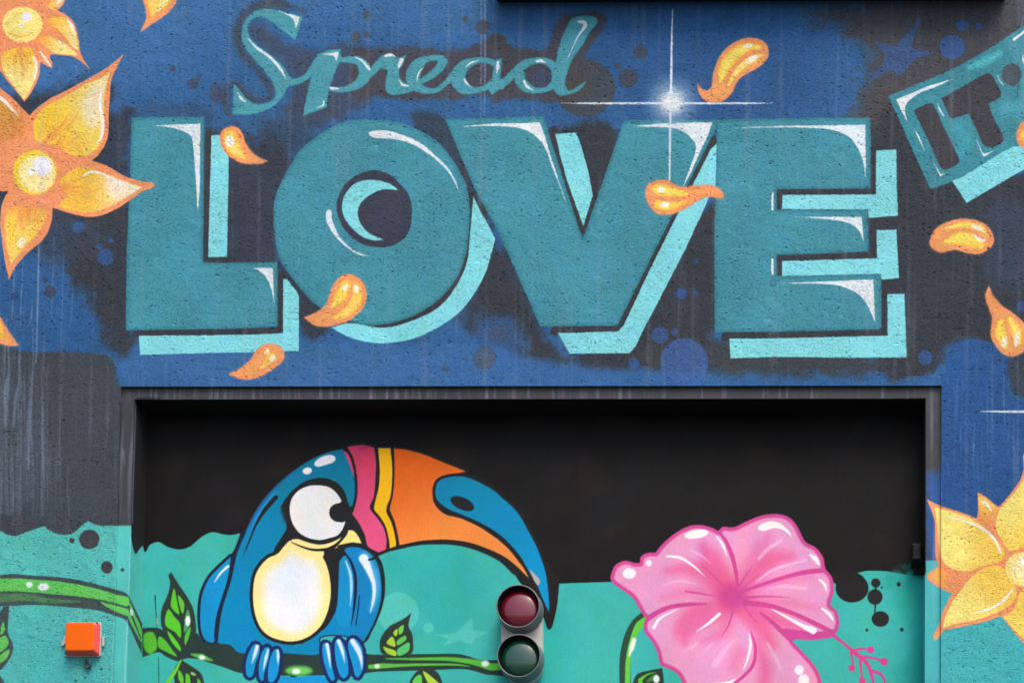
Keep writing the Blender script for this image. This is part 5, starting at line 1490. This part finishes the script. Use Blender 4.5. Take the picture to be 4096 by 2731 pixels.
    facade.location = (0, 0, 0)
    tag(facade, 'rough plastered facade painted with the big teal word LOVE, flowers and falling petals', 'wall', kind='thing')
    recess = new_obj('recessed_wall', None)
    tag(recess, 'smooth wall inside the doorway painted with a toucan and a pink flower', 'wall', kind='thing')
    ROOT = {'F': facade, 'B': recess}
    made = {}
    tot = 0

    def make_part(th, ix):
        if (th, ix) in made:
            return made[(th, ix)]
        p = PARTS[ix]
        par = ROOT[th] if not p['parent'] else make_part(th, p['parent'])
        ch = GROUPS.get((th, ix))
        o = new_obj(p['name'], mesh_from(ch, p['name']) if ch else None, par)
        if p['label'] and ix:
            o['label'] = p['label']
        made[(th, ix)] = o
        return o
    for (th, ix), ch in sorted(GROUPS.items(), key=lambda t: (t[0][0], t[0][1])):
        nq = sum(len(c_[1]) for c_ in ch)
        tot += nq
        if nq < 3:
            continue
        make_part(th, ix)
    print('painted quads', tot, 'objects', len(made), '%.1fs' % (time.time() - T0))

    # ------------------------------------------------------------------ small geometry helpers
    def bm_obj(name, bm, mat, parent=None, smooth=False, loc=None):
        me = bpy.data.meshes.new(name)
        bm.normal_update()
        bm.to_mesh(me)
        bm.free()
        for m_ in (mat if isinstance(mat, (list, tuple)) else [mat]):
            me.materials.append(m_)
        if smooth:
            me.polygons.foreach_set('use_smooth', [True] * len(me.polygons))
        return new_obj(name, me, parent)

    def box(bm, x0, x1, y0, y1, z0, z1, bev=0.0, seg=2):
        r = bmesh.ops.create_cube(bm, size=1)
        vs = r['verts']
        for v in vs:
            v.co = ((x0 + x1) / 2 + v.co.x * (x1 - x0), (y0 + y1) / 2 + v.co.y * (y1 - y0), (z0 + z1) / 2 + v.co.z * (z1 - z0))
        if bev:
            es = list({e for v in vs for e in v.link_edges})
            bmesh.ops.bevel(bm, geom=es, offset=bev, segments=seg, profile=.5, affect='EDGES')

    def loft(bm, rings, cap0=True, cap1=True, close=True):
        R = [[bm.verts.new(p) for p in r_] for r_ in rings]
        n_ = len(R[0])
        for a_, b_ in zip(R, R[1:]):
            for i in range(n_ if close else n_ - 1):
                bm.faces.new((a_[i], a_[(i + 1) % n_], b_[(i + 1) % n_], b_[i]))
        if cap0:
            bm.faces.new(R[0][::-1])
        if cap1:
            bm.faces.new(R[-1])
        bmesh.ops.recalc_face_normals(bm, faces=bm.faces)
        return R

    def lathe(bm, prof, n_=48):
        """profile of (radius, y) spun about the y axis"""
        rings = []
        for r_, y in prof:
            rings.append([(r_ * math.cos(2 * math.pi * k / n_), y, r_ * math.sin(2 * math.pi * k / n_)) for k in range(n_)])
        loft(bm, rings, cap0=prof[0][0] > 1e-4, cap1=prof[-1][0] > 1e-4)

    def tube(bm, pts, rad, n_=8):
        pts = [Vector(p) for p in pts]
        rings = []
        for i, p in enumerate(pts):
            d = (pts[min(i + 1, len(pts) - 1)] - pts[max(i - 1, 0)]).normalized()
            u = d.orthogonal().normalized() if i == 0 else (u - d * u.dot(d)).normalized()
            v = d.cross(u)
            rings.append([p + (u * math.cos(2 * math.pi * k / n_) + v * math.sin(2 * math.pi * k / n_)) * rad for k in range(n_)])
        loft(bm, rings)

    # soffit of the doorway, a part of the facade
    bm = bmesh.new()
    vs = [bm.verts.new(p) for p in ((XL, STEP, ZI), (XR, STEP, ZI), (XR, YB, ZI), (XL, YB, ZI))]
    bm.faces.new(vs)
    bm_obj('soffit', bm, M_soffit, facade)

    # ground
    bm = bmesh.new()
    bmesh.ops.create_grid(bm, x_segments=8, y_segments=8, size=400)
    g = bm_obj('ground', bm, M_asph)
    tag(g, kind='structure')

    # canopy over the lettering: a flat dark box bolted to the facade
    cz = float(on_plane(3000, 10)[2])
    cx0, cx1 = float(on_plane(1990, 10)[0]), float(on_plane(4022, 10)[0])
    M_can = plain('canopy_steel', (.012, .013, .015), .55, bump=.3, scale=30)
    canopy = new_obj('canopy', None)
    canopy.location = (0, 0, 0)
    tag(canopy, 'black projecting canopy box seen only by its underside at the top edge', 'canopy')
    bm = bmesh.new()
    box(bm, cx0, cx1, -.095, -.001, cz, cz + .34, .006)
    bm_obj('canopy_box', bm, M_can, canopy)
    bm = bmesh.new()
    box(bm, cx0 - .012, cx1 + .012, -.105, -.001, cz + .342, cz + .37, .004)
    bm_obj('cover_plate', bm, M_can, canopy)

    # ------------------------------------------------------------------ signal with a red and a green lens
    M_house = plain('signal_housing', (.50, .48, .43), .6, bump=.25, scale=180)
    M_rim = plain('signal_rim', (.14, .15, .16), .42, bump=.1, scale=120)
    M_in = plain('signal_inside', (.01, .01, .012), .6)
    M_red = plain('red_lens', (.17, .002, .018), .3, coat=1.0, var=.04)
    M_grn = plain('green_lens', (.0, .055, .028), .3, coat=1.0, var=.04)
    for m_ in (M_red, M_grn):
        m_.node_tree.nodes['Principled BSDF'].inputs['Coat Roughness'].default_value = .07
    sig = new_obj('signal_light', None)
    yb = YB - .034
    pr = on_plane(2084, 2445, yb)
    pg = on_plane(2087, 2641, yb)
    sig.location = tuple((pr + pg) / 2)
    tag(sig, 'grey wall signal with a dark red lens above a dark green lens, below the beak', 'traffic light')
    base = np.array(sig.location)

    def local(p):
        return Vector(np.array(p) - base)
    bm = bmesh.new()
    lr, lg = local(pr), local(pg)
    RH = .098
    ring = []
    for k in range(17):
        a = math.pi * k / 16
        ring.append((lr.x + RH * math.cos(a), lr.z + .006 + RH * math.sin(a)))
    for k in range(17):
        a = math.pi + math.pi * k / 16
        ring.append((lg.x + RH * math.cos(a), lg.z - .012 + RH * math.sin(a)))
    cxm, czm = (lr.x + lg.x) / 2, (lr.z + lg.z) / 2

    def sc2(q_, f):
        return (cxm + (q_[0] - cxm) * f, czm + (q_[1] - czm) * (1 - (1 - f) * .45))
    loft(bm, [[(x, .033, z) for x, z in ring], [(x, .006, z) for x, z in ring], [(sc2(q_, .97)[0], 0.0, sc2(q_, .97)[1]) for q_ in ring]])
    bm_obj('housing', bm, M_house, sig, smooth=False)
    for c_, nm, mt, lab_ in ((lr, 'lens', M_red, 'dark red lens'), (lg, 'lens', M_grn, 'dark green lens')):
        bm = bmesh.new()
        RO, TH, LN = .1065, .0046, .058
        lathe(bm, [(RO + .002, 0.0), (RO + .001, -.004), (RO - .001, -.012), (RO - .003, -LN + .002), (RO - .004, -LN), (RO - .004 - TH, -LN), (RO - .005 - TH, -LN + .003), (RO - .007 - TH, -.004)], 64)
        for v in bm.verts:
            v.co += c_
        vis = bm_obj('visor', bm, [M_rim, M_in], sig, smooth=True)
        for p_ in vis.data.polygons:          # black inside, grey outside
            m_ = Vector((p_.center.x - c_.x, p_.center.z - c_.z))
            if m_.length < RO - .0045 - TH:
                p_.material_index = 1
        bm = bmesh.new()
        prof = []
        RL, SG = .0955, .036
        for k in range(15):
            t_ = k / 14
            prof.append((RL * math.sin(t_ * math.pi / 2) if k else 0.0, -.012 - SG * math.cos(t_ * math.pi / 2)))
        prof.append((RL + .0005, -.002))
        prof[0] = (1e-5, prof[0][1])
        lathe(bm, prof, 64)
        for v in bm.verts:
            v.co += c_
        ln = bm_obj(nm, bm, mt, sig, smooth=True)
        ln['label'] = lab_
    bm = bmesh.new()
    box(bm, lg.x - .012, lg.x + .012, .0, .028, lg.z - RH - .05, lg.z - RH - .012, .003)
    bm_obj('mounting_bracket', bm, M_rim, sig)

    # ------------------------------------------------------------------ orange beacon on the left pier
    M_or = plain('beacon_orange', (.84, .125, .0), .5, coat=.0, var=.03)
    M_rd = plain('beacon_red', (.80, .075, .055), .4, coat=.2, var=.05)
    M_wh = plain('beacon_base', (.50, .50, .48), .5, bump=.2)
    M_tab = plain('clear_plastic', (.66, .64, .60), .25, trans=.35)
    M_cab = plain('cable_black', (.05, .055, .06), .5)
    bc = on_plane(337, 2559, 0)
    beac = new_obj('warning_lamp', None)
    beac.location = tuple(bc)
    tag(beac, 'square orange warning lamp with red sides on the turquoise left pier', 'lamp')
    HX, HZ = .0805, .0795

    def rrect(hx, hz, y, r_, n_=5, dx=0.0, dz=0.0):
        out = []
        for cx_, cz_, a0 in ((hx - r_, hz - r_, 0), (-hx + r_, hz - r_, 90), (-hx + r_, -hz + r_, 180), (hx - r_, -hz + r_, 270)):
            for k in range(n_):
                a = R_(a0 + 90 * k / (n_ - 1))
                out.append((cx_ + r_ * math.cos(a) + dx, y, cz_ + r_ * math.sin(a) + dz))
        return out
    bm = bmesh.new()
    loft(bm, [rrect(HX + .0015, HZ + .0015, -.001, .010), rrect(HX + .0015, HZ + .0015, -.008, .010), rrect(HX, HZ, -.010, .010)])
    bm_obj('base_plate', bm, M_wh, beac)
    bm = bmesh.new()
    loft(bm, [rrect(HX - .001, HZ - .001, -.0105, .010), rrect(HX - .0025, HZ - .0025, -.017, .010), rrect(HX - .014, HZ - .014, -.036, .013)], cap1=False)
    bm_obj('lens_side', bm, M_rd, beac, smooth=False)
    bm = bmesh.new()
    loft(bm, [rrect(HX - .0142, HZ - .0142, -.0355, .013), rrect(HX - .0155, HZ - .0155, -.0375, .013), rrect(HX - .020, HZ - .020, -.0382, .012)])
    bm_obj('lens_front', bm, M_or, beac)
    for sx, sz in ((1, 1), (-1, -1)):
        bm = bmesh.new()
        lathe(bm, [(1e-5, -.026), (.0042, -.026), (.0048, -.024), (.0048, -.012)], 12)
        for v in bm.verts:
            v.co += Vector((sx * (HX - .0095), 0, sz * (HZ - .0095)))
        bm_obj('screw', bm, M_cab, beac, smooth=True)

    def s7(x, y, yy):
        return Vector(on_plane(220 + x / 5.388, 2440 + y / 5.388, yy) - bc)
    for pts7 in (((262, 385), (262, 640), (185, 752), (150, 760), (134, 740), (205, 540)), ((1012, 545), (1062, 575), (1066, 740), (1045, 768), (1012, 768))):
        bm = bmesh.new()
        r0 = [s7(x, y, -.003) for x, y in pts7]
        r1 = [s7(x, y, -.009) for x, y in pts7]
        loft(bm, [r0, r1])
        bm_obj('fixing_tab', bm, M_tab, beac)
    bm = bmesh.new()
    lp_ = [(668, 1040), (655, 1110), (645, 1170), (668, 1225), (715, 1245), (752, 1205), (740, 1140), (700, 1110)]
    sm_ = smooth([(float(a_), float(b_)) for a_, b_ in lp_], closed=False, n=5)
    tube(bm, [s7(x, y, -.010) for x, y in sm_], .0046, 8)
    bm_obj('cable_loop', bm, M_cab, beac, smooth=True)

    # ------------------------------------------------------------------ sensor box in the right corner of the recess
    sen = new_obj('sensor', None)
    sp_ = on_plane(3664, 2232, YB)
    sen.location = tuple(sp_)
    tag(sen, 'small black sensor box high in the right corner of the recessed wall', 'sensor')
    M_sen = plain('sensor_black', (.016, .016, .018), .75, bump=.1)
    bm = bmesh.new()
    hw, hh = .024, .050
    loft(bm, [[(-hw, -.002, hh), (hw, -.002, hh), (hw, -.002, -hh), (-hw, -.002, -hh)],
              [(-hw, -.050, hh * .95), (hw, -.050, hh * .95), (hw, -.055, -hh * .9), (-hw, -.055, -hh * .9)],
              [(-hw * .66, -.066, hh * .6), (hw * .66, -.066, hh * .6), (hw * .66, -.068, -hh * .7), (-hw * .66, -.068, -hh * .7)]])
    bm_obj('housing', bm, M_sen, sen)
    bm = bmesh.new()
    box(bm, -.012, .034, -.020, -.002, -hh - .030, -hh - .001, .002)
    bm_obj('bracket', bm, M_sen, sen)
    print('scene built in %.1fs' % (time.time() - T0))
